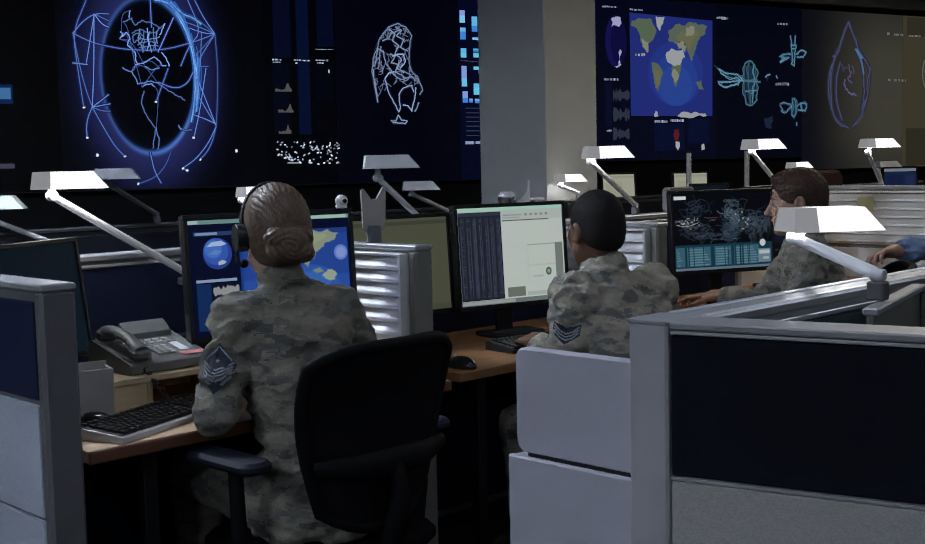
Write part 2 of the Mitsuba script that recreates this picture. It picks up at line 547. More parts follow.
def hand_prims(wrist, f, n, side, curl=.5, spread=.10):
    """wrist: where the hand starts; f: towards the knuckles, n: out of the back of the hand; side +1 if the thumb lies towards f x n."""
    f = np.asarray(f, float) / np.linalg.norm(f); n = np.asarray(n, float); n = n - f * (n @ f); n /= np.linalg.norm(n)
    t = np.cross(f, n) * side
    w = np.asarray(wrist, float)
    P = [(sd_cone(w, w + f * .03, .027, .029), 'u', .02)]
    for k, (o, L) in enumerate(((.030, (.042, .026, .021)), (.010, (.046, .029, .022)), (-.010, (.042, .027, .021)), (-.029, (.033, .021, .019)))):
        kn = w + f * (.092 - .006 * abs(k - 1)) + t * o
        P.append((sd_cone(w + f * .02 + t * o * .6, kn, .0165, .0125), 'u', .010))
        a, p = 0, kn
        d = f * math.cos(spread * (1.2 - k)) + t * math.sin(spread * (1.2 - k))
        for j, l in enumerate(L):
            a += curl * (.55, .9, .6)[j] * (1 + .08 * k)
            q = p + (d * math.cos(a) - n * math.sin(a)) * l
            P.append((sd_cone(p, q, .0098 - .0008 * j, .009 - .0009 * j), 'u', .0035)); p = q
    b = w + f * .028 + t * .022
    m = b + (f * .62 + t * .62 - n * .35) * .045
    e = m + (f * .90 + t * .20 - n * .38) * .032
    e2 = e + (f * .95 - t * .05 - n * .3) * .024
    P += [(sd_cone(b, m, .0155, .0120), 'u', .010), (sd_cone(m, e, .0112, .0100), 'u', .005), (sd_cone(e, e2, .0098, .0078), 'u', .004)]
    return P


def person(label, at, az, seat, pose, skin_m, cloth_m, hair, seed, trouser_m=None, head_az=0, head_pitch=0, head_x=0.0, lean=.08, res=.0046, slim=1.0, insignia=None, group=None):
    """A seated person. Local frame: x right, y ahead, z up from the floor, origin under the hips. pose: elbow and hand (wrist, direction, back normal, curl) left and right."""
    root = thing('person', label, 'person')
    a = math.radians(az)
    M = mat(np.array([math.cos(a), -math.sin(a), 0]), np.array([math.sin(a), math.cos(a), 0]), A * at[0] + V * at[1])
    zs = seat + .085
    zn = zs + .51                                   # base of the neck
    sh_z, sh_x = zs + .475 - (1 - slim) * .12, .178 * slim
    yl = lambda z: lean * max(0, (z - zs) / .51) ** 1.3
    Rh = rot(yaw=math.radians(head_az), pitch=math.radians(head_pitch))
    hc = np.array([0, yl(zn) + .028, zn + .158])    # middle of the head
    Mh = np.eye(4); Mh[:3, :3] = Rh; Mh[:3, 3] = hc
    nk = np.array([0, yl(zn) - .004, zn - .01])
    hc = hc + np.array([head_x, 0, 0]); Mh[:3, 3] = hc
    body = [(posed(p, Mh), op, k) for p, op, k in head_prims()]
    n0, n1 = nk + [head_x * .5, 0, 0], hc + Rh @ [0, -.022, -.05]
    body.append((sd_cone(n0, n1, .055 * slim, .053 * slim), 'u', .03))
    ch = np.array([0, yl(zs + .36), zs + .36])
    body += [(sd_ell(ch - [0, -.012, .04], (.125, .062, .15)), 'u', .03), (sd_ell((0, yl(zs + .1), zs + .1), (.125, .075, .16)), 'u', .05)]
    coat = [(sd_loft([(zs - .075, 0, .0, .172, .125), (zs, 0, .0, .176, .128), (zs + .14, 0, yl(zs + .14), .160 * slim, .118 * slim), (zs + .30, 0, yl(zs + .3), .180 * slim, .128), (zs + .42, 0, yl(zs + .42), .180 * slim, .115),
                      (zs + .475, 0, yl(zs + .47), .150 * slim, .090), (zs + .515, 0, yl(zs + .51) - .004, .085, .072)]), 'u', 0)]
    coat += [(sd_cone(n0 - [0, .006, .03], n0 + (n1 - n0) * .40 - [0, .003, 0], .076 * slim, .068 * slim), 'u', .02)]
    hands = []
    for sx, name in ((-1, 'left'), (1, 'right')):
        el, (wr, hf, hn, curl) = np.array(pose[name][0]), pose[name][1]
        wr = np.array(wr)
        s = np.array([sx * sh_x, yl(sh_z), sh_z])
        body += [(sd_cone(ch + [0, .012, .05], s, .048, .040), 'u', .02), (sd_cone(s, el, .036, .028), 'u', .02), (sd_cone(el, wr, .029, .025), 'u', .01)]
        hands += hand_prims(wr, hf, hn, -sx, curl)
        d = (wr - el) / np.linalg.norm(wr - el)
        coat += [(sd_cone((sx * .06, nk[1], zn - .035), s + [0, 0, -.005], .056, .066 * slim), 'u', .05), (sd_cone(s, s + (el - s) * .5, .066 * slim, .062 * slim), 'u', .04),
                 (sd_cone(s + (el - s) * .5, el, .062 * slim, .057 * slim), 'u', .02), (sd_cone(el, el + (wr - el) * .6, .057 * slim, .052), 'u', .015), (sd_cone(el + (wr - el) * .6, wr - d * .035, .050, .042), 'u', .015)]
        cut = sd_cone(wr + d * .026, wr + d * .10, .052, .052)
        coat.append(((lambda P, w=wr - d * .012, d=d: -np.minimum((P - w) @ d, .055 - np.linalg.norm(P - w - ((P - w) @ d)[..., None] * d, axis=-1)), cut[1] - .06, cut[2] + .06), 's', 0))
    body += hands
    pants = [(sd_ell((0, .02, zs - .01), (.175, .145, .09)), 'u', 0)]
    for sx in (-1, 1):
        hip, kn, an = np.array([sx * .095, .02, zs]), np.array([sx * .14, .44, zs + .015]), np.array([sx * .145, .40, .11])
        body += [(sd_cone(hip, kn, .07, .048), 'u', .03), (sd_cone(kn, an, .046, .034), 'u', .02), (sd_cone(an - [0, .03, .05], an + [0, .14, -.075], .032, .024), 'u', .02)]
        pants += [(sd_cone(hip, kn, .092, .068), 'u', .03), (sd_cone(kn, an + [0, 0, .05], .068, .056), 'u', .02)]
        boot = sculpt([(sd_cone(an + [0, 0, .10], an + [0, -.01, -.02], .050, .048), 'u', 0), (sd_cone(an + [0, -.025, -.06], an + [0, .13, -.065], .045, .040), 'u', .03), (sd_cone(an + [0, .05, -.05], an + [0, .12, -.06], .045, .040), 'u', .02)], .009)
        boot[0][:, 2] = np.maximum(boot[0][:, 2], .002)
        part(root, 'boot', boot, 'm_boot', M, smooth=True)
    part(root, 'body', sculpt(body, res), skin_m, M, smooth=True)
    cv, cf = sculpt(coat, .0075)
    cv = wrinkle(cv, cf, .0165, 12, seed, (1, 1, 1.5))
    jkey = part(root, 'jacket' if trouser_m is None else 'shirt', (cv, cf), cloth_m, M, smooth=True)
    pv, pf = sculpt(pants, .010)
    part(root, 'trousers', (wrinkle(pv, pf, .008, 9, seed + 3), pf), trouser_m or cloth_m, M, smooth=True)
    # eyes and brows
    for sx in (-1, 1):
        c = np.array([sx * .031, .079, .002])
        e = trimesh.creation.icosphere(2, .0118); e.apply_translation(c)
        ek = part(root, 'eye', moved(e, Mh), 'm_eye', M, smooth=True)
        i = trimesh.creation.icosphere(2, .0055); i.apply_scale([1, .35, 1]); i.apply_translation(c + [0, .0108, 0])
        put(f'{ek}__iris', moved(i, Mh), 'm_iris', M, smooth=True)
        b = tube(np.array([[sx * .014, .0925, .020], [sx * .030, .093, .026], [sx * .048, .083, .021]]), [.003, .0036, .002], 6)
        part(root, 'eyebrow', moved(b, Mh), hair[1], M, smooth=True)
    # hair
    kind = hair[0]
    if kind == 'bun':
        hp = [(sd_ell((0, -.020, .034), (.085, .104, .098)), 'u', 0), (sd_ell((0, -.045, -.02), (.078, .072, .085)), 'u', .03)]
        hp += [(sd_ell((0, .085, -.035), (.074, .075, .085)), 's', .01), (sd_ell((0, .03, -.115), (.10, .13, .045)), 's', .02), (sd_cone((0, .0, -.10), (0, -.03, -.22), .058, .065), 's', .01)]
        for sx in (-1, 1): hp.append((sd_ell((sx * .085, -.010, -.008), (.022, .024, .034)), 's', .006))
        v, f = sculpt([(posed(p, Mh), op, k) for p, op, k in hp], .005)
        q = (v - hc) @ Rh
        v = v + normals(v, f) * (.0011 * np.sin(np.arctan2(q[:, 0], q[:, 2] + .03) * 64 + 7 * meshkit.noise(q * 30, 3)))[:, None]
        part(root, 'hair', (v, f), hair[1], M, smooth=True)
        bn = [(sd_ell((0, -.122, -.034), (.052, .034, .040)), 'u', 0), (sd_cone((-.036, -.122, -.016), (.036, -.120, -.014), .030, .028), 'u', .01), (sd_cone((-.038, -.124, -.050), (.036, -.126, -.052), .025, .027), 'u', .006)]
        v, f = sculpt([(posed(p, Mh), op, k) for p, op, k in bn], .004)
        q = (v - hc) @ Rh
        ang = np.arctan2(q[:, 0], q[:, 2] + .034); rad = np.hypot(q[:, 0] * .7, q[:, 2] + .034)
        v = v + normals(v, f) * (.0016 * np.sin(rad * 520 + ang * 2.0 + 6 * meshkit.noise(q * 40, 4)))[:, None]
        part(root, 'hair_bun', (v, f), hair[1], M, smooth=True)
    else:
        g = .004 if kind == 'buzz' else .008
        hp = [(sd_ell((0, -.018, .038), (.0765 + g * .8, .0975 + g, .0885 + g)), 'u', 0), (sd_ell((0, -.055, -.01), (.066 + g * .4, .058 + g * .5, .07)), 'u', .02)]
        if kind == 'short': hp.append((sd_ell((0, .045, .098), (.055, .045, .022)), 'u', .03))
        hp += [(sd_ell((0, .105, -.01), (.082, .062 if kind == 'short' else .066, .082)), 's', .008), (sd_ell((0, .035, -.085), (.12, .10, .07)), 's', .012), (sd_cone((0, -.02, -.085), (0, -.05, -.2), .07, .08), 's', .01)]
        for sx in (-1, 1): hp.append((sd_ell((sx * .085, -.010, -.008), (.024, .026, .036)), 's', .006))
        v, f = sculpt([(posed(p, Mh), op, k) for p, op, k in hp], .0045)
        v = v + normals(v, f) * ((meshkit.noise(v * (160 if kind == 'short' else 300), 5) - .5) * (.005 if kind == 'short' else .002))[:, None]
        part(root, 'hair', (v, f), hair[1], M, smooth=True)
    # rank insignia sewn on the left sleeve
    if insignia:
        s, el = np.array([-sh_x, yl(sh_z), sh_z]), np.array(pose['left'][0])
        d = (el - s) / np.linalg.norm(el - s)
        n = np.array(insignia['normal'], float); n -= d * (n @ d); n /= np.linalg.norm(n)
        side = np.cross(d, n); c = s + d * insignia['down']
        def wrap(pts2, lift, bs, name, par):
            v2, f2 = tri(pts2)
            m = trimesh.Trimesh(np.column_stack([v2, np.zeros(len(v2))]), f2, process=False)
            m = m.subdivide().subdivide() if len(m.faces) < 400 else m
            out = []
            for x, y, _ in m.vertices:
                p = c + side * x - d * y
                q = cv - p; h = q @ n; lat = np.linalg.norm(q - h[:, None] * n, axis=1)
                w = np.where((lat < .016) & (h > -.02), np.exp(-(lat / .007) ** 2), 0)
                out.append(p + n * ((w @ h) / max(w.sum(), 1e-9) + lift))
            v = np.array(out); ff = np.array(m.faces)
            nn = np.cross(v[ff[:, 1]] - v[ff[:, 0]], v[ff[:, 2]] - v[ff[:, 0]])
            ff = np.where(((nn @ n) < 0)[:, None], ff[:, ::-1], ff)
            nv = len(v); v = np.vstack([v, v - n * .0012]); ff = np.vstack([ff, ff[:, ::-1] + nv])
            return put(f'{par}__{name}', (v, ff), bs, M)
        W, n_str = insignia['width'], insignia['stripes']
        field = [(-W, .010), (0, .052), (W, .010), (W, -.004 - .011 * n_str * .35), (0, -.030 - .0085 * n_str), (-W, -.004 - .011 * n_str * .35)] if insignia.get('peak') else [(-W, .018), (0, .004), (W, .018), (W, .002 - .006 * n_str), (0, -.024 - .0085 * n_str), (-W, .002 - .006 * n_str)]
        pk = wrap(Polygon(field), .0032, 'm_navy_thread', 'insignia', root)
        strips = []
        for k in range(n_str):
            y = -.004 - .0095 * k
            strips.append(LineString([(-W * .93, y + .016), (-W * .45, y - .004), (0, y - .012), (W * .45, y - .004), (W * .93, y + .016)]).buffer(.0021, cap_style=2))
        if insignia.get('peak'):
            strips.append(LineString([(-W * .80, .014), (0, .044), (W * .80, .014)]).buffer(.0021, cap_style=2))
        st = [(math.sin(k * math.pi / 5) * (.007 if k % 2 == 0 else .003), .009 + math.cos(k * math.pi / 5) * (.007 if k % 2 == 0 else .003)) for k in range(10)]
        strips.append(Polygon(st))
        for g in strips: wrap(g, .0050, 'm_thread', 'stripe', pk)
    return root, M, Mh

# ------------------------------------------------------------------ the room
def slab(w0, w1, n0, n1, z0, z1):
    """a box laid out along the back wall: w along it, n out of it towards the room"""
    m = trimesh.creation.box((w1 - w0, n1 - n0, z1 - z0)); m.apply_translation(((w0 + w1) / 2, -(n0 + n1) / 2, (z0 + z1) / 2)); return m


RM = onwall(0, 0)
W0, W1, DEP, HT = -5.0, 13.0, 13.0, 2.95
setting('floor', slab(W0, W1, 0, DEP, -.1, 0), 'm_floor', 'dark carpeted floor of the operations room', RM)
setting('ceiling', slab(W0, W1, 0, DEP, HT, HT + .1), 'm_ceiling', 'dim grey ceiling of the operations room', RM)
setting('wall_back', slab(W0 - .1, W1 + .1, -.1, 0, 0, HT), 'm_wall', 'black back wall carrying the big screens', RM)
setting('wall_left', slab(W0 - .1, W0, 0, DEP, 0, HT), 'm_wall', 'dark wall on the left side of the room', RM)
setting('wall_right', slab(W1, W1 + .1, 0, DEP, 0, HT), 'm_wall', 'dark wall on the right side of the room', RM)
setting('wall_front', slab(W0 - .1, W1 + .1, DEP, DEP + .1, 0, HT), 'm_wall', 'dark wall behind the rows of desks', RM)
setting('trim_1', slab(W0, W1, 0, .10, 2.75, HT), 'm_soffit', 'grey soffit band along the top of the screen wall', RM)
setting('baseboard_back', slab(W0, W1, 0, .02, 0, .12), 'm_frame_dark', 'dark baseboard under the screen wall', RM)

for w, n, power in [(.3, 3.4, 8.5), (5.6, 3.6, 1.7), (8.6, 3.1, 1.2), (11.3, 2.9, 1.2), (-2.6, 6.2, 6.0), (1.6, 6.2, .55), (4.7, 6.2, .8), (7.8, 6.2, 1.2), (-3.2, 9.4, 6.0), (1.0, 10.2, 1.2), (5.0, 9.8, 1.2)]:
    t = thing('ceiling_light', 'dimmed rectangular light panel recessed in the ceiling', 'ceiling light', 'ceiling light panels')
    M = onwall(w, HT, n)
    part(t, 'frame', cat(box(-.64, .64, -.34, -.30, -.03, 0), box(-.64, .64, .30, .34, -.03, 0), box(-.64, -.60, -.30, .30, -.03, 0), box(.60, .64, -.30, .30, -.03, 0)), 'm_white', M)
    tone = np.array(WARM if w > 5.5 else COOL) * CEILING_LIGHT * power
    part(t, 'diffuser', ([[-.6, -.3, -.012], [.6, -.3, -.012], [.6, .3, -.012], [-.6, .3, -.012]], [[0, 2, 1], [0, 3, 2]]), 'm_white', M, emitter=emit(tone))

# pillar between the two groups of screens
t = thing('pillar', 'tall square grey pillar rising behind the row of desks', 'pillar')
PU, PV = 5.888, 5.10
part(t, 'shaft', box(0, .53, 0, .60, 0, HT, .012), 'm_column', pod(PU, PV))
part(t, 'edge_strip', cat(box(-.004, .036, -.006, .006, .02, 2.12, .002), box(-.006, .006, -.004, .036, .02, 2.12, .002)), 'm_column', pod(PU, PV))
part(t, 'plinth', box(-.015, .545, -.015, .615, 0, .1, .006), 'm_frame_dark', pod(PU, PV))

# ------------------------------------------------------------------ screens on the back wall (outlines in centimetres along and up the wall)
WALL = {
    'globe_arcs': [[[185,246.3],[175.7,225.7],[177.2,206.3],[180.2,178]],[[175.7,225],[182.2,232.9],[190.1,238.1],[199,238.1]],[[175.7,225],[184.9,220.5],[194,217.9],[209.2,215.6],[232.2,215.6],[254.9,222],[269.2,227.8]],[[175.7,225],[178.6,205.3],[182.2,188.7],[185.5,178.7]],[[185.5,178.3],[190.7,182.1],[196.5,186.6]],[[185.5,178.3],[197.4,180.6]],[[185.5,178.3],[191.6,175.8],[197.1,175.8]],[[185.5,178.3],[182.5,172],[181.1,165.3],[181.4,158.6]],[[185.5,178.3],[193.2,163],[199,152.8],[204.8,146.4]],[[185.5,178.3],[187.7,202.1],[189.4,237.7]],[[189.6,237.7],[185.9,219.8],[183.1,206]],[[189.6,237.7],[198.8,233.6]],[[189.6,237.7],[194.2,231.2],[198.6,229.6]],[[269.2,227.8],[259.1,236],[246.2,241.2]],[[269.2,227.8],[260.1,231.5],[247.1,235.6]],[[269.2,227.8],[261.2,228],[251.7,231.1]],[[269.2,227.8],[262,219.9],[253.7,211.6]],[[269.2,227.8],[260.6,215.3],[255.4,205.8]],[[269.2,227.8],[270.4,203.8],[268.9,180.3],[267.6,166.2]],[[256.1,249.7],[261.6,238.5],[269.2,227.8]],[[267.6,166.2],[254.1,202.3]],[[267.6,166.2],[259.2,180.3],[253.6,190.7]],[[267.6,167.4],[260,170.9],[251.2,173.9]],[[267.6,166.2],[265,156.8],[260.7,148.6],[255.2,143.5]],[[267.6,165.7],[261.7,154.5],[252.8,144],[242.9,137.8]],[[242.9,138.3],[247.1,135.9]],[[251.3,249.5],[260,229.1],[251.2,219.6],[244.7,205.6]],[[260,229.1],[258.3,205.9]],[[262.1,204.8],[256.5,175.6],[251.7,158.1]],[[241.3,237.6],[229.8,214.4]],[[236.3,204.3],[227.1,181.9]],[[226.2,248.3],[226.3,230.2]],[[235.8,149.6],[232.3,140.8],[224.9,132.2],[212.4,128.1]],[[221.7,149.1],[223.9,136.4],[228.3,128.2]],[[228.9,195],[240.4,190.5],[248.9,194.1],[253.3,202.3]],[[256.9,211.7],[254.5,196.5],[254.8,180.2]],[[174.3,206.3],[184.1,205.4]],[[256.6,205.9],[263.9,206]]],
    'globe_rim': [[[238.2,246.6],[245,240.1],[249.8,231.1],[253.4,215.1],[254.6,198.9],[253.1,180.2],[250.2,168.6]],[[239.6,247.6],[247.8,239.7],[254.4,238.2],[260.2,233.8]],[[242.7,241.1],[250.4,227.6],[254.2,210.4],[256,197.7]],[[246.1,239],[253.2,222],[256.8,194.2],[254.1,175.6]],[[238.2,246.6],[233.6,248.2],[229,248.4]]],
    'globe_coast': [[[207.7,233.5],[213.5,236],[215.6,231.6],[220.3,234.9],[226.5,233.8],[232.1,230.4],[235.3,233.3]],[[206.2,223.8],[209.7,226.7],[211.8,222.9],[210,218.4],[214.8,214],[216,206.8]],[[212.6,240.9],[211.9,235.9]],[[205,222.2],[207.4,225.5],[205.6,227.2]],[[214.4,206.1],[220.2,207.3],[227.3,211.4],[232.2,205.8],[235.2,205.9]],[[220.8,205.1],[225.1,202.9],[230.5,204.2]],[[205.9,204.1],[211.9,201.5],[215.4,193.6],[219.6,194.2],[224.7,195.6],[228.9,194.3]],[[211.9,201.5],[214.4,204.9]],[[218.3,191.4],[224.7,193.8],[226.9,192]],[[219.4,189.1],[217.4,180.5],[220.3,173.6],[226.4,164.5],[224.9,158.3],[223.7,151.4]],[[228.9,194.3],[235.7,189.3],[240.3,186.6],[246.8,183]],[[226.6,165.2],[228.2,158.2],[226.9,150.6]],[[241.7,165.1],[245.9,162.8],[250.7,163.4]],[[241.3,166.7],[242.8,163.5]],[[217.7,228.7],[221,224.3],[218,219.7],[221.8,216.5]],[[213.1,226.3],[220,228.8],[225.2,226.8],[230.4,228.5],[232.8,230.9]],[[216.6,218.6],[223.1,221.5],[228.9,220.1]],[[214.1,225.2],[217.6,226.5],[218.6,222.7],[214.4,220.3],[214.1,225.2]],[[218.5,229.5],[217.4,220.8],[220,214.1]],[[221.1,228.2],[220.1,216]],[[223.5,230.1],[222.6,215.1]],[[225.3,227.9],[225.6,214.3]],[[227.7,230.7],[227.1,216.6]],[[229.7,227.6],[228.5,216.2]],[[231.2,230.4],[229.8,219.9]],[[216.8,223.5],[231.6,224.9]],[[217.4,217.2],[230.4,218.5]],[[235.3,233.7],[231.4,225.8]],[[232.1,214.5],[235.4,210],[236.9,205.4]]],
    'globe_dots': [[[187.6,148.4],[187,146.6]],[[281,150],[281.5,148.1]],[[242.9,138.1],[243.8,137.4]],[[245.7,136.9],[246.6,135.9]],[[255.2,143.7],[255.9,143.2]],[[212.4,128.4],[213.4,128.1]],[[204.8,146.8],[205.2,146.1]],[[180.2,178.5],[180.4,177.6]],[[181.4,159.3],[181.4,158.2]],[[251.7,158.8],[251.4,157.6]],[[227.2,182.4],[226.9,181.5]]],
    'globe_ellipse': [[[193.1,198.9],[254.7,200],[225.6,249.4],[221,149.1]]],
    'coast2': [[[390.2,182.6],[388.4,191.9],[386.1,204.8],[388.6,217.8],[393.1,229],[400.6,237.6],[408.1,240.3],[414.4,238.1],[419.5,231.8],[417.5,222.3],[416.8,212.9],[418.8,205.4],[423.4,202.1],[425.4,197.1],[427.5,192],[424.8,188.5]],[[424.2,183.2],[422.3,179],[420.1,176.2]],[[388.3,208.5],[391.4,221.6],[395.9,219.8],[397.7,210.6],[402.8,204.2],[410,199.6],[418.7,202.1],[421.2,198.9]],[[396.3,199.8],[399.2,190.1],[403.2,182.7],[407.2,176],[408.6,179],[407.6,188.4],[410.9,193.1],[418.5,195.5],[420.1,190.4]],[[396.3,199.8],[399.6,204.1],[404.3,205.2]],[[410.6,181.2],[414.8,180.5],[417.9,176.7],[420.3,184.7],[421.7,194.2]],[[400.2,169.6],[404.5,169.2],[406.7,173.7],[409.2,169.9],[413.9,169.2],[412.3,167.3],[407.4,167.7],[401.7,168.1]],[[387.2,206.7],[388.8,193.7],[390,183]],[[400.6,235.7],[405.7,232.2],[403.5,227.5],[408.6,223.9],[405.3,218.2],[410.5,213.7],[406.1,208],[412.3,204.4]],[[405.9,237.8],[411.1,235.2],[406.8,231.3],[413,228.7],[409.7,223],[416,220.4]],[[401.1,218.1],[405.2,216.4],[401.9,211.6],[408.2,209.9],[404.9,205.2],[413.3,200.6]],[[411.3,206.2],[417.6,203.5],[415.4,199.7],[411.1,197.8]],[[395.1,227.2],[400.4,229.2],[402.6,233],[411.1,236.1]],[[403.1,216.3],[411.7,218.4],[413.6,212.8],[409.2,208.1]],[[393.9,223.5],[392.5,212.3],[390.9,206.8]]],
    'cells': [[[460.6,252.3],[465.3,242.9]],[[471.1,248],[476,236.6]],[[476.4,253],[478.2,251.5]],[[460.7,239.3],[465.7,230.5]],[[471.4,232.6],[477,230.4]],[[461,224],[465.8,217]],[[471.8,223.9],[477.5,221.7]],[[472,220.8],[477.6,217.3]],[[461.3,210.7],[465.9,195.3]],[[472,210.4],[477.2,207.9]],[[476.5,207.5],[478.2,205]],[[471.7,197.7],[477.2,189.1]],[[461.8,191.8],[466.5,183.1]],[[467.5,186.1],[470.8,183.2]],[[472.5,186.1],[477.7,182.8]]],
    'cells_text': [[[460,227.8],[478.1,227.8]],[[460.8,214.5],[477.8,214.4]],[[463.9,179.2],[476.9,178.7]],[[464.3,175.7],[478,175.2]],[[464.2,172.4],[476.8,171.9]],[[464.6,169.1],[478.1,168.5]],[[464.5,165.6],[477,165]],[[464.4,162.1],[477.9,161.5]],[[464.5,158.6],[477.1,158]],[[463.3,154],[471,151.7]],[[472.4,153.9],[478.8,151.8]]],
    'spectra_bands': [[[311,253.5],[323.9,213.2]],[[328.2,254.3],[337.3,159.9]],[[343.8,255.1],[356.5,221.8]],[[309.4,209.7],[321.9,160]],[[342.1,209.3],[355.2,184.2]]],
    'spectra_bars': [[[309.5,212.2],[316.3,211.1]],[[309.9,210.3],[315.8,209.6]],[[325.7,212.2],[337.9,211.2]],[[326.6,210.1],[328.4,209.2]],[[342.3,212.6],[351.8,211.5]],[[343.1,210.7],[348.4,209.7]],[[342.3,220],[356.7,219.6]],[[351.6,205.6],[352.5,203.2]]],
    'spectra_humps': [[[310.9,189.7],[311,191.5],[311.9,191.8],[312.8,191.8],[313.6,191.2],[314.5,191.5],[315.4,190.8],[316.3,191],[317.2,191.4],[318.1,191.3],[319.1,193.7],[320.1,195.6],[321,195.6],[321.8,193],[322.7,192.2],[323.5,191],[323.5,189.8]],[[312.7,175.3],[312.8,177.3],[313.6,177.4],[314.4,177],[315.2,177.4],[316.1,177.4],[316.9,176.5],[317.7,176.4],[318.5,176.3],[319.4,177.4],[320.3,178.6],[321.2,180.4],[322.1,181.6],[322.8,178.6],[323.6,176.8],[324.4,176.3],[324.3,175.3]],[[312.6,160.5],[312.7,162.5],[313.3,162.4],[314,162.1],[314.6,161.4],[315.3,162.6],[316,162.4],[316.7,162.6],[317.3,161.9],[318,162.9],[318.7,164],[319.5,167.2],[320.1,165.8],[320.7,163.4],[321.3,163.1],[322,162.6],[321.9,160.5]]],
    'spectra_dots': [[[340.8,149.7],[342.5,149.2]],[[340.8,151.9],[341.5,150.4]],[[321,143.2],[322.2,144]],[[323.4,142.3],[324.6,143.2]],[[330.4,144.8],[332.1,146]],[[336.9,149.9],[338.1,148.3]],[[356.5,139.2],[358.1,139.8]],[[316.1,152.9],[317.7,152.8]],[[356,151.4],[357.3,151.4]],[[321.3,142.5],[322.9,141.9]],[[351.5,145.6],[353,144.5]],[[356.7,139.3],[357.8,140.3]],[[344.7,149.3],[345.8,149.9]],[[349.5,148.9],[351,148.1]],[[327.1,141.2],[328.5,139.7]],[[330.1,151.4],[331.2,150.3]],[[335.3,151.8],[336.9,151.5]],[[343.2,143.2],[344,144.2]],[[319.1,143],[320,142.3]],[[330.8,153.7],[331.7,154.2]],[[314,148.3],[315.1,147.8]],[[338.4,154.4],[339.6,155.1]],[[335.7,139.5],[337.1,140.1]],[[345.3,139.5],[347,139.7]],[[348.7,147.1],[349.6,147.4]],[[319.9,145.3],[321,144.1]],[[310.3,149.7],[312.1,149.5]],[[356.9,149.7],[358.8,150]],[[355.1,142.7],[356.3,143.4]],[[356,146.6],[357.1,146.6]],[[348.3,150.5],[349.1,151.6]],[[344.9,150.6],[346.2,152]],[[353.7,149.7],[355.1,149.8]],[[323.7,154.3],[324.6,155]],[[324.8,147.4],[325.9,146.7]],[[334.1,145.9],[335.6,147.1]],[[337.6,142.4],[338.9,142.1]],[[348.2,141],[350,141]],[[350.6,147.1],[352.2,147.7]],[[351.9,144.2],[353.2,144.8]],[[349.7,139.2],[351.1,139.4]],[[321.5,150.5],[322.3,151.8]],[[340.9,139.2],[342.8,138.6]],[[311.2,145.3],[312.9,146.5]],[[357.4,151.9],[358.9,152.2]],[[313.5,146.2],[314.9,145.4]],[[315.8,143.3],[317.6,144.4]],[[340.8,146.8],[342.6,147.2]],[[311.3,146],[312.8,146.6]],[[329.8,150.5],[331.2,151.2]],[[325.5,142.1],[327.2,142.3]],[[318.1,144.6],[318.9,144.1]],[[336.4,150.8],[338.1,150.8]],[[316.8,146.3],[317.9,145.3]],[[329.6,143],[330.3,141.7]],[[338.4,148.9],[339.4,149.4]],[[341.6,148.5],[343.2,148.9]],[[348.4,146.3],[349.8,146]],[[325.7,154],[326.7,154.9]],[[356.1,154.2],[357.4,153]],[[343.5,147.2],[344.5,146.7]],[[354.4,151.9],[355.4,152.6]],[[313.8,154.1],[315.6,154.6]],[[325.6,144],[327.1,144]],[[336.2,149.9],[337.7,149.2]],[[313.5,145.9],[315,145.5]],[[350.4,151.4],[351.6,152.8]],[[330.9,151.8],[331.9,153.2]],[[351,154.2],[351.7,153.3]],[[334.1,140],[335.7,140.7]],[[335.7,153.6],[336.7,155]],[[334.5,141.6],[335.7,141.1]],[[328.4,151.8],[329.8,152]],[[335.1,142.2],[335.9,140.7]],[[313.5,145.1],[314.7,145.5]],[[318.8,143.5],[320.6,144.1]],[[319.4,146.1],[320.3,146.2]],[[339.6,149.6],[340.6,150.8]],[[335,139.5],[336.5,140.2]],[[320.2,142.4],[321.9,141.2]],[[351.6,142.6],[353,141.3]],[[323.7,147.8],[325.3,147.3]],[[350.9,150.1],[352.6,150.5]],[[313.1,152.6],[314.4,153.1]],[[311.2,154.3],[312,155.4]],[[317.7,151.1],[318.9,151.5]],[[316.9,143.5],[317.7,143.4]],[[350.1,142.4],[351.4,142.6]],[[317.1,147.6],[318.3,147.7]],[[355.6,139.1],[357.1,140.3]],[[318.4,140.2],[329.2,140]]],
    'map_box': [[[621.7,257.5],[710.9,254.4],[710.5,173.4],[622.2,173.3]]],
    'map_land': [[[623.7,250.9],[631.7,253.3],[644.7,252.9],[649.6,244],[646.6,237.1],[641.9,233.6],[638.6,225.6],[634.9,231.1],[632.4,237.8],[628.7,245.1],[623.6,246.5]],[[662.3,244.5],[669.7,249.8],[687.8,252.4],[705.3,249.6],[702.5,242.5],[694.5,236.4],[691.3,228.2],[687,221.8],[684,225.7],[681.6,230.9],[678,235.9],[669.6,233.8],[662.2,235.8]],[[665.9,215.8],[676.1,216.9],[672.4,205.8],[669.6,197],[667.3,205.7]],[[644.4,217.8],[651.7,215.7],[656.3,208.9],[651.5,196.3],[649.6,186.6],[646.6,203.1]],[[691.2,201.9],[698.3,203.9],[701,195.5],[694.2,196.8]],[[686.1,224.6],[688.3,223.5],[687.6,218.8],[686.1,221.1]]],
    'map_white': [[[649.1,255.8],[657.9,255.7],[656.7,250],[652.5,243.7],[649.6,249.7]],[[659.7,225.7],[665.1,229.7],[678,229.4],[680.4,223.3],[674.3,216],[668.9,214.9],[662.9,217.1],[660,220.5]],[[646.3,173.1],[648.4,177.9],[651.3,173.1]],[[671.6,173.2],[678.2,176.9],[685.8,175.3],[690.4,176.9],[702.8,175.5],[704.3,173.4]]],
    'map_pale': [[[633.8,236.7],[641.9,234.7],[639.5,225.2],[636,228.9]],[[669.6,234.5],[678.6,235.9],[681.6,231.4],[680.4,226.7],[672.6,229.3]],[[667.7,212.6],[672.4,209.9],[669.9,198.8]],[[681.7,247.5],[690.9,248.3],[687.8,240.8],[680.2,241]]],
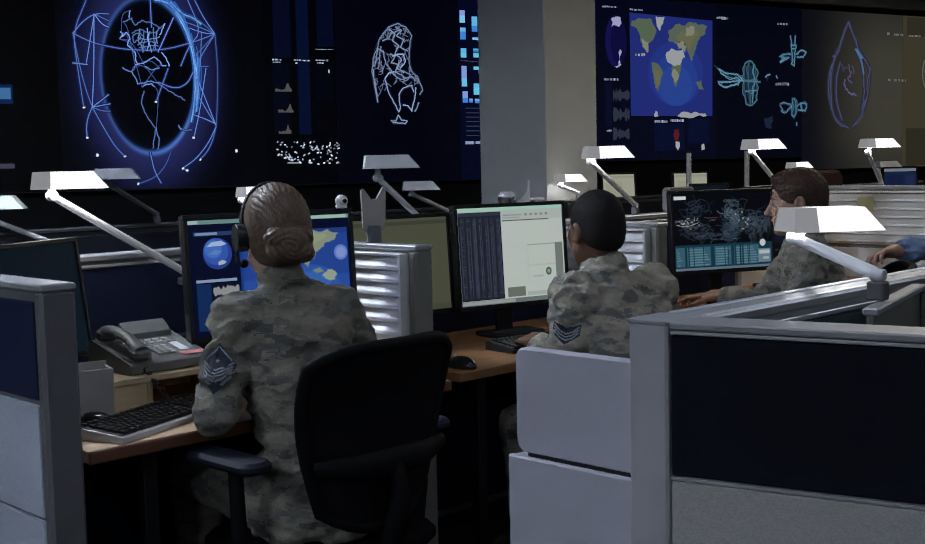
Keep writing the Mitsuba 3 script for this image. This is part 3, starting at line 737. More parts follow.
    'map_tags': [[[593.8,261.8],[609.1,260.5]],[[621.8,260.7],[635.2,259.2]],[[717.1,258.2],[726.6,255.8]],[[627.1,224.8],[637.7,222.4]],[[594.9,203.8],[609.4,202]],[[646.8,169.9],[660.7,167.6]],[[648.9,167.2],[651.8,164.2]],[[663.7,170.6],[678.8,168.3]],[[597.1,162.1],[602.1,160.5]]],
    'map_globe': [[[597,233.3],[618.3,234],[607.6,254.7],[607,212.5]]],
    'map_globe_white': [[[602.8,252.1],[607.6,254],[612.3,252.9],[613.1,248.3],[610.3,245.3],[606.6,246.9],[603.3,245]],[[611.5,227.5],[613.4,226],[612.7,214.8],[610.7,213.2],[607.9,212.3],[605.6,213.1],[609.6,214.5],[611.3,219.3]]],
    'waveforms': [[[604,195.4],[605,193.5],[606.1,191.7],[607.2,196.3],[608.2,191.6],[609.3,194.3],[610.3,193.9],[611.4,195.9],[612.4,193.5],[613.5,192.6],[614.6,192.9],[615.6,192.5],[616.7,194.3],[617.8,193.3],[618.9,195.3],[619.9,192.8],[621,193.4],[620.9,187.2],[619.8,187.7],[618.7,185.2],[617.7,187.1],[616.6,186.1],[615.6,187.9],[614.5,187.5],[613.4,187.8],[612.4,186.9],[611.3,184.5],[610.2,186.4],[609.2,185.9],[608.1,188.6],[607,183.9],[606,188.5],[604.9,186.7],[603.9,184.7]],[[603.7,177],[604.9,180.6],[605.9,179.9],[607,180],[608,178.8],[609,177.8],[610.1,176.5],[611.2,179.9],[612.2,178.2],[613.3,176],[614.4,176.6],[615.4,176.3],[616.5,179.3],[617.6,180.3],[618.6,176.8],[619.7,179.8],[620.8,177.4],[620.7,171.5],[619.6,169.1],[618.6,172.1],[617.5,168.6],[616.4,169.5],[615.4,172.6],[614.3,172.2],[613.2,172.9],[612.1,170.6],[611.1,169],[610,172.4],[609,171.1],[607.9,170],[606.8,168.9],[605.8,168.9],[604.7,168.2],[603.7,171.8]],[[603.6,163.4],[604.6,164.3],[605.7,163.1],[606.8,164],[607.8,161.9],[608.8,160.1],[609.9,162.5],[611,162.9],[612,160.9],[613.1,161.9],[614.2,161.6],[615.2,160.1],[616.3,161.5],[617.4,161.9],[618.5,162.3],[619.5,163.5],[620.6,161.9],[620.5,155.2],[619.4,153.7],[618.4,154.9],[617.3,155.3],[616.2,155.7],[615.2,157.1],[614.1,155.7],[613,155.3],[612,156.4],[610.9,154.4],[609.8,154.8],[608.8,157.3],[607.7,155.5],[606.6,153.4],[605.6,154.2],[604.5,153.1],[603.4,154]]],
    'red_fig': [[[668.5,161.8],[673,162.2],[673.8,157.1],[672,152.5],[668.4,153],[667.2,157.2]]],
    'white_fig': [[[669.6,152],[673.8,151.5],[674.4,147.8],[671.9,144.3],[669.5,147.4]],[[698,148.7],[701.1,149.8],[702,145.1],[698.3,144]]],
    'low_box': [[[646.8,166.9],[679.5,144.2]],[[682.7,171.1],[707.3,149.8]],[[595.7,200],[602.7,164.3]]],
    'sat_lines': [[[748.2,218.8],[746.9,202.3],[749.4,183.9],[754.3,182.5],[759.3,184.9],[762.4,187.7],[761.9,202.5],[759.9,217.2],[755.6,221.1],[751.4,220.7],[748.2,218.8]],[[753.1,220.7],[751.9,202.3],[754.3,183]],[[758.1,218.1],[759.3,200.6],[756.8,184.9]],[[717.7,213.6],[726.1,210.1],[739.5,209.5],[744.4,205],[734.6,205.7],[723.7,208.3],[717.7,213.6]],[[717.6,202.7],[732.2,203],[744.4,204.1],[734.6,199.9],[724.9,197.9],[718.8,200.4],[717.6,202.7]],[[743.2,204],[766.9,203.3]],[[748.1,204.1],[760.6,205.2]],[[748.1,194.9],[762.4,196]],[[739.5,209.5],[748.1,203.2]],[[802.6,245.3],[804.7,236.9]],[[808.6,245.5],[807.9,237]],[[803.4,236.9],[809.9,236.7],[809.2,233.3],[804,233.2],[803.4,236.9]],[[804.7,233.2],[804,220],[807.4,218.2],[807.9,225.8],[808.4,232.9]],[[789.8,221.6],[797.5,225.5],[789.8,226.2],[798.8,228.9],[804,227.9]],[[809.2,228.6],[815.7,232.6],[822.3,230.9],[818.4,226],[810.5,226.2]],[[789.8,220.6],[801.4,225.6]],[[805.4,189],[804.2,174.8],[807.3,172],[810.2,175.8],[808.6,189],[805.4,189]],[[789.8,184.2],[797.6,185.2],[804.9,181.5],[797.6,176.7],[791.2,178.6]],[[809.4,181.5],[815.9,185.3],[823.4,184.4],[821.3,177.7],[812,179]],[[810.7,168.2],[810.8,164.4]],[[789.9,183.3],[793.7,177.6]],[[816.5,185.3],[817.6,177.7]],[[772.4,207.3],[774.5,209.5],[778.3,210.2]],[[785.2,209.4],[787.2,206.6]]],
    'sat_smudge': [[[771.4,172.5],[779.6,173.9],[782.2,169.2],[778.3,162.1],[772.5,164.5]],[[772.4,207.8],[775,209.7],[778,209.6],[774.5,203.6],[772.7,202.7]]],
    'sat_bodies': [[[749.9,217],[758.1,217.5],[759.8,202.5],[758.1,185.8],[753.1,184.3],[749.9,193.1],[748.9,204.1]],[[803.9,236.9],[809.4,237.1],[808.9,233.3],[807.4,219.2],[804.8,220.1]],[[805.9,188.1],[809.1,188.1],[809.1,175.8],[807,172.9],[804.9,175.8]]],
    'sat_tags': [[[784.7,200.6],[792.4,202.6]],[[792.4,203.7],[800.7,201.9]]],
    'sat_tags2': [[[715.7,258.2],[729.1,256.2]],[[786.6,255.7],[800.1,253.9]],[[784.5,202.9],[801.6,200.6]]],
    'faint_arcs': [[[876.6,260.3],[870,248.4],[864.1,232.9],[858.4,226.9],[853.6,209.3],[854.5,181.1],[860.6,169.3],[877.5,162.2]],[[876.6,260.3],[881.8,249.9],[888.7,236],[897.4,226.7],[906.2,217.4],[903,193.4],[896.3,176.5],[882.6,163.3]],[[886.3,235.9],[892.2,227.8],[896.9,214.8],[898.5,195.7],[894.5,178.9]],[[860.1,228.1],[851.9,213.9],[850.4,195.2],[855.5,178.8]],[[858.4,226.9],[862.7,235.2]],[[866.1,223.6],[860.3,207],[861.1,185.9],[869,169.3]]],
    'faint_rim': [[[885.7,235.9],[889.8,230.8],[894,224.3],[896.9,212.4]],[[887,234.8],[895.7,227.2]]],
    'faint_coast': [[[866.8,221.3],[871.9,217.8],[869.6,214.3]],[[877,221.5],[880.4,214.5],[876.4,209.7],[882.2,203.8]],[[873,207.2],[871,202.5],[875.5,197.8],[879.9,194.3],[887.5,192]],[[882.1,220.4],[883.8,212.2]],[[856.1,228.5],[860.1,227]],[[877.2,195.5],[884,193.2]]],
    'faint_tags': [[[928.5,252.1],[933.5,249.8]],[[938.5,251.5],[944.6,249.7]],[[946.4,251.7],[952.2,250]],[[958.7,251],[977,249.4]],[[930.2,208.7],[934.2,206.3]],[[939.1,208.8],[947.8,206.5]],[[949.2,208.5],[955.8,206.2]]],
    'faint_globe_edge': [[[985.2,231.4],[980.4,225.1],[978.4,216.4],[980,206.5],[984.6,199.1]],[[990.8,229],[983.5,222.7],[982.1,215.2]]],
}



def wall_screen(name_label, w0, w1, z0=1.24, z1=2.70):
    t = thing('wall_screen', name_label, 'screen')
    part(t, 'casing', cat(box(w0, w1, -.06, 0, z0, z1, .004)), 'm_bezel', RM)
    return t


SURF = trans(0, -.0615, 0)


def cm(name): return [np.array(p) / 100 for p in WALL[name]]


def bg(t, w0, w1, c, z0=1.25, z1=2.69):
    P = Picture(); P.rect(w0 + .001, z0, w1 - .001, z1, c, 0); return P


def glyphs(P, x0, z0, x1, z1, c, layer):
    """a far-off label: a row of unreadable marks"""
    x, h = x0, z1 - z0
    P.rect(x0, z0, x1, z1, np.asarray(c) * .35, layer - .5)
    while x < x1 - .004:
        w = min(random.uniform(.010, .022), x1 - x)
        P.rect(x, z0 + h * random.choice((0, 0, .2)), x + w, z1 - h * random.choice((0, 0, .25)), np.asarray(c) * random.uniform(.75, 1.1), layer); x += w + random.choice((.004, .006, .016))


def boxes(P, name, c, layer=2, vary=0):
    for q in cm(name):
        (a, b), (d, e) = q
        k = 1 + vary * (random.random() - .5)
        glyphs(P, min(a, d), min(b, e), max(a, d), max(b, e), np.clip(np.array(c) * k, 0, 255), layer) if vary < 0 else P.rect(min(a, d), min(b, e), max(a, d), max(b, e), np.clip(np.array(c) * k, 0, 255), layer)


def lines(P, name, w, c, layer=3, vary=0.0, curve=True, jag=0):
    for i, q in enumerate(cm(name)):
        if jag: q = rough(q, jag, 3, i + 7)
        k = 1 + vary * (random.random() - .5)
        (P.curve if curve and not jag and len(q) > 2 else P.line)(q, w, np.clip(np.array(c) * k, 0, 255), layer)


def polys(P, name, c, layer=2, jag=0):
    for i, q in enumerate(cm(name)): P.poly(rough(q, jag, 3, i + 3, True) if jag else q, c, layer)


def done(P, t, name='display'): P.put(t, name, RM @ SURF)


# far left: only its right edge is in view
t = wall_screen('dark wall screen at the far left edge with one small blue window', 0.417, 1.648)
P = bg(t, 0.417, 1.648, (2, 2, 5))
P.rect(1.0, 1.80, 1.372, 1.92, (16, 36, 74), 1).rect(1.25, 1.83, 1.36, 1.90, (62, 104, 150), 2).rect(1.1, 1.40, 1.36, 1.43, (60, 62, 78), 1)
done(P, t)
# the large globe with its network of orbits
t = wall_screen('wall screen showing a large dark globe wrapped in bright blue network arcs', 1.648, 3.030)
E0 = np.array(cm('globe_ellipse')[0])
GX, GZ, GA, GB = E0[2:, 0].mean(), E0[2:, 1].mean(), (E0[1, 0] - E0[0, 0]) / 2, (E0[2, 1] - E0[3, 1]) / 2


def globe_glow(p, n, uv):
    x, z = (uv.x - GX) / GA, (uv.y - GZ) / GB
    r = dr.sqrt(x * x + z * z)
    far = dr.exp(-dr.square(dr.maximum(r - 1, 0) / .46)) * dr.select(r > 1, 1.0, 0.0)
    rim = dr.exp(-dr.square((r - 1.015) / .035)) * (.35 + .65 * mikit.smoothstep(-.6, 1, x - .4 * z))
    inner = dr.exp(-dr.square((r - 1.0) / .10)) * .25
    c = mi.Color3f(.0005, .0007, .0020) + mi.Color3f(.015, .019, .088) * far + mi.Color3f(.05, .13, .42) * rim + mi.Color3f(.006, .010, .045) * inner * dr.select(r > 1, 1.0, .5)
    return c


gv = np.array([[1.649, 0, 1.25], [3.029, 0, 1.25], [3.029, 0, 2.69], [1.649, 0, 2.69]])
part(t, 'backdrop', (gv, np.array([[0, 1, 2], [0, 2, 3]])), 'm_screen', RM @ SURF, uv=gv[:, [0, 2]], emitter={'type': 'area', 'radiance': mikit.proc(globe_glow)})
P = Picture()
lines(P, 'globe_arcs', .020, (30, 40, 92), 1)
lines(P, 'globe_arcs', .0050, (96, 128, 190), 2, .5)
lines(P, 'globe_rim', .030, (40, 84, 160), 1)
lines(P, 'globe_rim', .009, (130, 186, 240), 2, .3)
lines(P, 'globe_coast', .015, (20, 34, 76), 1, 0, True, .12)
lines(P, 'globe_coast', .0055, (120, 150, 204), 2, .5, True, .12)
hubs = [q[j] for q in cm('globe_coast')[:12] for j in (0, -1)]
for k in range(34):
    (x0, z0), (x1, z1) = random.choice(hubs), random.choice(hubs)
    d = math.hypot(x1 - x0, z1 - z0)
    if not .04 < d < .32: continue
    P.curve([(x0, z0), ((x0 + x1) / 2 + random.uniform(-.03, .03), (z0 + z1) / 2 + d * .35), (x1, z1)], .004, (64, 92, 160), 2)
lines(P, 'globe_dots', .016, (226, 234, 246), 3, 0, False)
for _ in range(46):
    a = random.uniform(-.5, 1.1); a2 = a + random.uniform(.15, .7); r1, r2 = random.uniform(1, 1.1), random.uniform(1, 1.16)
    q = [(GX + GA * (r1 + (r2 - r1) * s) * math.cos(a + (a2 - a) * s), GZ + GB * (r1 + (r2 - r1) * s) * math.sin(a + (a2 - a) * s)) for s in np.linspace(0, 1, 9)]
    P.line(q, .005, (60, 104, 184), 2)
done(P, t)
# spectra
t = wall_screen('narrow wall screen of dark blue bands, small grey spectra and white labels', 3.030, 3.572)
P = bg(t, 3.030, 3.572, (4, 6, 13))
for q, c in zip(cm('spectra_bands'), ((9, 16, 36), (11, 20, 44), (9, 16, 36), (8, 12, 25), (7, 10, 20))):
    P.rect(q[0][0], q[1][1], q[1][0], min(q[0][1], 2.68), c, 1)
boxes(P, 'spectra_bars', (172, 188, 208), 2, -.001)
polys(P, 'spectra_humps', (78, 76, 76))
lines(P, 'spectra_dots', .009, (168, 178, 196), 2, .8, False)
done(P, t)
# second globe: only coastlines
t = wall_screen('wall screen showing a tall pale coastline outline of a globe on near black', 3.572, 4.592)
P = bg(t, 3.572, 4.592, (7, 9, 20))
lines(P, 'coast2', .022, (32, 40, 66), 1)
lines(P, 'coast2', .0075, (140, 156, 184), 2, .4, True, .07)
edge = Polygon(np.vstack([cm('coast2')[0][:14], cm('coast2')[3][2:4]])).buffer(-.004)
x0, z0, x1, z1 = edge.bounds
for _ in range(60):
    x, z = random.uniform(x0, x1), random.uniform(z0 + .25 * (z1 - z0), z1); q = [(x, z)]
    for _ in range(5): x += random.gauss(0, .020); z += random.gauss(0, .024); q.append((x, z))
    g = LineString(q).intersection(edge)
    for h_ in getattr(g, 'geoms', [g]):
        if h_.geom_type == 'LineString' and h_.length > .02: P.line(np.array(h_.coords), .0048, (104, 118, 148), 2)
done(P, t)
# cells beside the pillar
t = wall_screen('wall screen of bright cyan blocks beside the pillar', 4.592, 5.20)
P = bg(t, 4.592, 5.20, (10, 14, 34))
for q in cm('cells'):
    (a, b), (d, e) = q
    hi_, lo_ = max(b, e), min(b, e)
    m_ = lo_ + (hi_ - lo_) * random.uniform(.2, .8)
    P.rect(a, lo_, d, m_, random.choice(((96, 190, 226), (120, 190, 224), (60, 130, 210))), 1)
    P.rect(a, m_, d, hi_, random.choice(((130, 200, 228), (128, 150, 214), (96, 176, 220))), 1)
for q in cm('cells_text')[2:9]: P.rect(q[0][0], min(q[0][1], q[1][1]), q[1][0], max(q[0][1], q[1][1]), (52, 62, 92), 1)
for q in cm('cells_text')[:2] + cm('cells_text')[9:]: P.rect(q[0][0], min(q[0][1], q[1][1]), q[1][0], max(q[0][1], q[1][1]), (130, 146, 180), 1)
for k in range(9): P.rect(5.0, 1.6 + .11 * k, 5.3, 1.67 + .11 * k, (70, 130, 190), 1)
done(P, t)
# small globe and wave forms, right of the pillar
t = wall_screen('narrow wall screen with a small violet globe above grey wave forms', 5.687, 6.207, 1.36)
P = bg(t, 5.687, 6.207, (11, 13, 29), 1.37)
g = np.array(cm('map_globe')[0]); c0 = [g[2:, 0].mean(), g[:2, 1].mean()]
P.disc(c0[0], c0[1], (g[1, 0] - g[0, 0]) / 2, (26, 22, 74), 1, (g[2, 1] - g[3, 1]) / 2).disc(c0[0] + .03, c0[1], (g[1, 0] - g[0, 0]) / 2.6, (18, 18, 58), 2, (g[2, 1] - g[3, 1]) / 2.3)
polys(P, 'map_globe_white', (150, 152, 186), 3, .2)
polys(P, 'waveforms', (46, 51, 66), 2)
tags = cm('map_tags')
for k in (0, 4, 8): glyphs(P, tags[k][0][0], tags[k][1][1], tags[k][1][0], tags[k][0][1], (142, 148, 170), 3)
q = cm('low_box')[2]; P.rect(q[0][0], q[1][1], q[1][0], q[0][1], (14, 19, 40), 1)
done(P, t)
# world map
t = wall_screen('wall screen with a bright blue world map and olive continents', 6.207, 7.157, 1.36)
P = bg(t, 6.207, 7.157, (12, 14, 30), 1.37)
P.poly(cm('map_box')[0], (36, 46, 112), 1)
b = np.array(cm('map_box')[0])
for k, c in enumerate(((38, 52, 124), (40, 60, 132), (42, 66, 138))):
    P.disc(b[:, 0].mean() + .04, b[:, 1].mean() - .06 - .05 * k, .30 - .06 * k, c, 2 + k * .5, .27 - .05 * k)
polys(P, 'map_land', (84, 95, 82), 4, .16)
for i, q in enumerate(cm('map_land')):
    c_ = np.mean(q, axis=0); polyq = rough(c_ + (q - c_) * .55, .3, 3, i + 30, True); P.poly(polyq, (98, 100, 74) if i % 2 else (80, 98, 76), 4.5)
polys(P, 'map_pale', (124, 124, 108), 5, .25)
polys(P, 'map_white', (146, 150, 152), 5, .16)
for k in (1, 3, 5, 7): glyphs(P, tags[k][0][0], tags[k][1][1], tags[k][1][0], tags[k][0][1], (150, 160, 188), 6)
for q in cm('low_box')[:2]: P.rect(q[0][0], q[1][1], q[1][0], q[0][1], (14, 20, 44), 1)
polys(P, 'red_fig', (86, 30, 34), 2); polys(P, 'white_fig', (158, 156, 160), 2)
done(P, t)
# satellites
t = wall_screen('wall screen with pale blue drawings of three satellites', 7.157, 8.172, 1.36)
P = bg(t, 7.157, 8.172, (9, 12, 24), 1.37)
polys(P, 'sat_bodies', (26, 50, 68), 1)
lines(P, 'sat_lines', .026, (26, 48, 64), 1.5)
lines(P, 'sat_lines', .016, (44, 74, 92), 1.7, .3, True, .16)
lines(P, 'sat_lines', .007, (78, 114, 134), 2, .6)
lines(P, 'sat_lines', .005, (88, 122, 140), 2.3, .6, True, .22)
polys(P, 'sat_smudge', (30, 38, 58), 1, .3)
boxes(P, 'sat_tags', (96, 98, 120), 2, -.001); boxes(P, 'sat_tags2', (132, 138, 158), 2, -.001)
q = tags[2]; P.rect(7.21, q[1][1], 7.26, q[0][1], (140, 150, 170), 2)
done(P, t)
# faint globe on a screen whose olive glare is painted as emission
t = wall_screen('wall screen with painted olive glare and a faint violet globe', 8.172, 9.502)


def washed(p, n, uv):  # glare of the ceiling lights, painted as a glowing olive gradient
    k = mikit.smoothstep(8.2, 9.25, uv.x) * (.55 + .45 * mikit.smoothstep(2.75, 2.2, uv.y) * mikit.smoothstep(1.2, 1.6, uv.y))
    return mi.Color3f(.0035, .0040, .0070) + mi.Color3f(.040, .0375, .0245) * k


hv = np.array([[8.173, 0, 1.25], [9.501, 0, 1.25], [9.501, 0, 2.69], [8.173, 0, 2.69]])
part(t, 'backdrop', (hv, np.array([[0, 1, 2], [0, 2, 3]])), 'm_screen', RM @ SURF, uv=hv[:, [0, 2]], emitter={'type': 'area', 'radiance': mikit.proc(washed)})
P = Picture()
lines(P, 'faint_arcs', .05, (44, 44, 54), 1); lines(P, 'faint_arcs', .022, (52, 54, 72), 2); lines(P, 'faint_arcs', .009, (64, 66, 94), 3, .3)
lines(P, 'faint_arcs', .006, (70, 72, 100), 3, .5, True, .12)
lines(P, 'faint_rim', .022, (76, 112, 146), 3); lines(P, 'faint_coast', .014, (74, 72, 102), 2, .4, True, .3)
done(P, t)
t = wall_screen('wall screen with painted olive glare and two rows of pale labels at the right edge', 9.502, 10.867)
P = bg(t, 9.502, 10.867, (60, 57, 45))  # olive ceiling-light glare painted into the background and its darker bands
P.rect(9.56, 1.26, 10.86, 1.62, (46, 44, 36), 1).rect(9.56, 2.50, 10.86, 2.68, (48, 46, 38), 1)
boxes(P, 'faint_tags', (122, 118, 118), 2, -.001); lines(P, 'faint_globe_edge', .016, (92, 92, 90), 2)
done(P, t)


# ------------------------------------------------------------------ partitions
def tiles(t, L, y, side, bands, M, joints=()):
    """fabric tiles on one face: bands of (z0, z1, material); joints: where a band is cut along its length"""
    xs = [.012] + list(joints) + [L - .012]
    for z0, z1, m in bands:
        for a, b in zip(xs[:-1], xs[1:]):
            e = box(a + .002, b - .002, y - (.008 if side < 0 else 0), y + (0 if side < 0 else .008), z0, z1, .003)
            part(t, 'fabric_tile', e, m, M)


def partition(label, u, v, az, L, T, near, far, th=.09, joints=(), posts=(1, 1), frame='m_frame', rail='m_rail', strips=True, group=None):
    """local x along the panel, y from its near face (0) to its far face (th)."""
    t = thing('cubicle_partition', label, 'partition', group); M = pod(u, v, 0, az)
    part(t, 'core', box(.002, L - .002, .010, th - .010, .02, T - .016, .004), frame, M)
    part(t, 'top_rail', box(0, L, 0, th, T - .018, T, .006), rail, M)
    for s, x in zip(posts, (0, L - .030)):
        if s: part(t, 'end_post', box(x, x + .030, 0, th, .01, T - .018, .004), frame, M)
    part(t, 'foot', cat(box(.02, .10, .015, th - .015, 0, .02, .002), box(L - .10, L - .02, .015, th - .015, 0, .02, .002)), 'm_frame_dark', M)
    if strips:
        for y in (-.004, th - .002):
            part(t, 'trim_strip', box(.01, L - .01, y, y + .006, T - .036, T - .028, .001), 'm_strip', M)
    x0 = [j for j in joints]
    if near: tiles(t, L, .010, -1, near, M, x0)
    if far: tiles(t, L, th - .010, 1, far, M, x0)
    return t, M


def bands(m1, m2, T=1.12, seam=.855, low=.59):
    return [(seam + .006, T - .040, m1), (low + .004, seam - .006, m2), (.05, low - .004, m2)]


TP = 1.12
# left foreground: runs across the desks; its near end is the grey post
lm = mat(-V, -A, A * 1.283 + V * 3.235)       # local x towards the viewer along -v, y towards -u


def cross_partition(label, u_far, v0, v1, T, th=.093, near=None, far=None, slat=None, frame='m_frame', joints=()):
    """a divider across the row: y = 0 is the +u face, y = th the face towards -u"""
    t = thing('cubicle_partition', label, 'partition'); M = mat(-V, A * -1, A * u_far + V * v1); M[:3, 2] = [0, 0, 1]
    M = np.eye(4); M[:3, 0] = A; M[:3, 1] = V; M[:3, 2] = [0, 0, 1]; M[:3, 3] = A * (u_far - th) + V * v0
    L = v1 - v0
    part(t, 'core', box(.010, th - .010, .002, L - .002, .02, T - .014, .004), frame, M)
    part(t, 'top_rail', box(0, th, -.002, L, T - .016, T, .006), 'm_rail', M)
    part(t, 'end_post', box(.0, th, 0, .035, .01, T - .016, .008), frame, M)
    part(t, 'foot', box(.02, th - .02, .03, .12, 0, .02, .002), 'm_frame_dark', M)
    ys = [.040] + list(joints) + [L - .004]
    for side, bs in ((0, near), (1, far)):
        for z0, z1, m in bs or ():
            for a, b in zip(ys[:-1], ys[1:]):
                part(t, 'fabric_tile', box(.002, .012, a + .002, b - .002, z0, z1, .003) if side == 0 else box(th - .012, th - .002, a + .002, b - .002, z0, z1, .003), m, M)
    if slat:
        z0, z1, n, ma = slat
        part(t, 'slat_tray', cat(box(-.028, .010, .040, .052, z0 - .01, z1 + .012, .002), box(-.028, .010, L - .016, L - .004, z0 - .01, z1 + .012, .002), box(-.028, .010, .040, L - .004, z1 + .004, z1 + .014, .002),
                                 box(-.004, .010, .040, L - .004, z0 - .01, z1, .001)), ma, M)
        p = (z1 - z0) / n
        for k in range(n):
            z = z0 + p * k
            prof = np.array([(0, z + p * .98), (-.006, z + p * .98), (-.024, z + p * .34), (-.026, z + p * .10), (-.020, z + p * .04), (-.012, z + p * .10), (-.014, z + p * .30)])
            pts = np.array([[x, y, zz] for y in (.054, L - .018) for x, zz in prof])
            part(t, 'slat', hull(pts), ma, M)
    return t, M


cross_partition('navy and grey cubicle partition with a grey end post at the left edge of the picture', 1.267, 2.48, 3.235, TP, .085, near=bands('m_navy', 'm_grey_fabric'), far=bands('m_navy', 'm_slate'), frame='m_frame_dark')
cross_partition('grey divider with slatted trays between the woman at the desk and the olive screen', 2.530, 2.655, 3.235, TP, .075, near=[(.05, .70, 'm_slate')], far=bands('m_slate', 'm_slate'), slat=(.76, 1.082, 8, 'm_slat'), frame='m_endcap')
cross_partition('grey divider with slatted trays behind the head of the dark-haired man', 3.895, 2.75, 3.235, TP, .071, near=[(.05, .70, 'm_slate')], far=bands('m_slate', 'm_slate'), slat=(.76, 1.082, 8, 'm_slat'), frame='m_endcap')
t3, M3 = cross_partition('pale slatted divider with a yellow sticky note at the right side', 6.04, 2.05, 3.235, 1.205, near=[(.05, .88, 'm_slat_warm')], far=bands('m_slate', 'm_slate'), slat=(.91, 1.165, 6, 'm_slat_warm'), frame='m_endcap')
# the spine behind the monitors
for u0, u1, txt in ((1.0, 2.485, 'navy partition panel behind the desk phone and the woman'), (2.485, 3.845, 'partition panel behind the olive screen and the bright document screen'),
                    (3.845, 5.18, 'partition panel behind the network map screen')):
    partition(txt, u0, 3.235, 45, u1 - u0 - .004, TP, bands('m_navy', 'm_navy'), bands('m_navy', 'm_slate'), frame='m_frame_dark')
partition('short pale partition panel beside the slatted divider', 5.18, 3.235, 45, .82, 1.205, [(.861, 1.153, 'm_slat_warm'), (.05, .855, 'm_slat_warm')], bands('m_slate', 'm_slate'))
partition('partition panel at the far right of the front row of monitors', 6.045, 3.235, 45, 1.4, 1.16, bands('m_slate', 'm_slate', 1.16), bands('m_slate', 'm_slate', 1.16))
# second row further back
for k in range(8):
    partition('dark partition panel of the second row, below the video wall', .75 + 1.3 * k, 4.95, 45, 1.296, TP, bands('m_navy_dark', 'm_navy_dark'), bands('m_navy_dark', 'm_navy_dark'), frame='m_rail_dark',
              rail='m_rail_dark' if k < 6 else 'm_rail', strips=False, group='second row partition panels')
# right foreground: front panel, corner post, receding panel
fp = thing('cubicle_partition', 'large navy and grey partition at the lower right corner of the picture', 'partition')
FY, FX = (A * -.245 + V * .9695), (A * .9695 + V * .245)          # this panel stands 14 degrees off the grid
LF = 1.30
FM = np.eye(4); FM[:3, 0] = FX; FM[:3, 1] = FY; FM[:3, 3] = A * 1.470 + V * 1.040 - FY * LF
part(fp, 'core', box(.010, .072, .002, LF - .002, .02, TP - .010, .004), 'm_frame', FM)
part(fp, 'top_rail', box(0, .082, 0, LF - .001, TP - .011, TP, .005), 'm_rail', FM)
part(fp, 'trim_strip', box(-.002, .012, .0, LF - .004, TP - .018, TP - .013, .001), 'm_strip', FM)
part(fp, 'trim_strip', box(-.001, .012, .0, LF - .004, .881, .886, .001), 'm_strip', FM)
part(fp, 'end_post', box(0, .082, 0, .03, .01, TP - .012, .004), 'm_frame', FM)
part(fp, 'foot', box(.02, .06, .05, .15, 0, .02, .002), 'm_frame_dark', FM)
for (z0, z1, m) in ((.888, TP - .019, 'm_navy_dark'), (.60, .879, 'm_light_fabric'), (.05, .594, 'm_light_fabric')):
    part(fp, 'fabric_tile', box(.002, .012, .035, LF - .004, z0, z1, .004), m, FM)
    part(fp, 'fabric_tile', box(.070, .080, .035, LF - .006, z0, z1, .004), 'm_teal', FM)
cp = thing('corner_post', 'light grey square corner post joining the two partitions at the right', 'post')
part(cp, 'shaft', box(1.468, 1.553, 1.0405, 1.112, .01, TP - .003, .004), 'm_frame', pod())
part(cp, 'cap', box(1.466, 1.555, 1.0405, 1.114, TP - .006, TP + .001, .003), 'm_rail', pod())
part(cp, 'foot', box(1.49, 1.53, 1.06, 1.09, 0, .012, .002), 'm_frame_dark', pod())
rp, RPM = partition('partition running from the corner post back to the right with two bright rail stripes', 1.556, 1.028, 45, 2.1, TP, [(.861, 1.080, 'm_teal'), (.05, .855, 'm_teal')], bands('m_slate', 'm_slate'), th=.085)
part(rp, 'rail_groove', box(.01, 2.09, .006, .018, TP - .001, TP + .0015, .0006), 'm_strip', RPM)
part(rp, 'rail_groove', box(.01, 2.09, .062, .078, TP - .001, TP + .002, .0006), 'm_strip', RPM)


# ------------------------------------------------------------------ desks
def desk(label, u0, u1, v0, v1, top='m_wood', edge='m_wood'):
    t = thing('desk', label, 'desk')
    part(t, 'worktop', box(u0, u1, v0 + .012, v1, .700, .730, .002), top, pod())
    part(t, 'edge_band', rbox(u0, u1, v0, v0 + .013, .699, .7305, .006, axis=0, n=4), edge, pod())
    for x in (u0 + .20, u1 - .24):
        for y in (v0 + .12, v1 - .08):
            part(t, 'leg', box(x, x + .04, y, y + .04, 0, .700, .004), 'm_black', pod())
    return t


desk('brown wooden desk holding the phone and the left keyboard', 1.287, 2.438, 2.49, 3.225, 'm_lamplit_wood', 'm_wood_edge')
desk('brown wooden desk in front of the bright document screen', 2.54, 3.765, 2.56, 3.225)
desk('brown wooden desk in front of the network map screen', 3.90, 5.05, 2.56, 3.225)
desk('brown wooden desk beside the slatted divider at the right', 5.06, 5.905, 2.56, 3.225)
desk('desk hidden behind the right foreground partition', 1.78, 3.4, .40, 1.02)


# ------------------------------------------------------------------ monitors
def monitor(label, u, v, az, w, h, ztop, zdesk=.73, tilt=4, bez=.014, draw=None):
    """u, v: the middle of the screen; its face looks along local -y."""
    t = thing('monitor', label, 'monitor'); M = pod(u, v, 0, az)
    zc = ztop - h / 2
    F = M @ trans(0, 0, zc) @ rotx(math.radians(-tilt)) @ trans(0, 0, 0)
    W, H = w / 2, h / 2
    part(t, 'casing', rbox(-W, W, .004, .030, -H, H, .008, axis=1, b=.004), 'm_bezel', F)
    part(t, 'bezel', cat(box(-W, W, -.006, .006, H - bez, H, .002), box(-W, W, -.006, .006, -H, -H + bez * 1.3, .002), box(-W, -W + bez, -.006, .006, -H + bez, H - bez, .002), box(W - bez, W, -.006, .006, -H + bez, H - bez, .002)), 'm_bezel', F)
    part(t, 'rear_housing', rbox(-W * .55, W * .55, .028, .055, -H * .6, H * .55, .02, axis=1, b=.010), 'm_black', F)
    zb = zc - h * .15
    part(t, 'stand_neck', box(-.035, .035, .055, .075, zdesk + .01, zb + .06, .004), 'm_black', M)
    part(t, 'stand_foot', rbox(-.12, .12, -.05, .10, zdesk, zdesk + .014, .03, axis=2, b=.004), 'm_black', M)
    sw, sh = w - 2 * bez, h - 2.3 * bez
    P = Picture(); P.S = (sw, sh)
    draw(P, sw, sh)
    P.put(t, 'screen', F @ trans(-sw / 2, -.0005, -H + bez * 1.3))
    return t


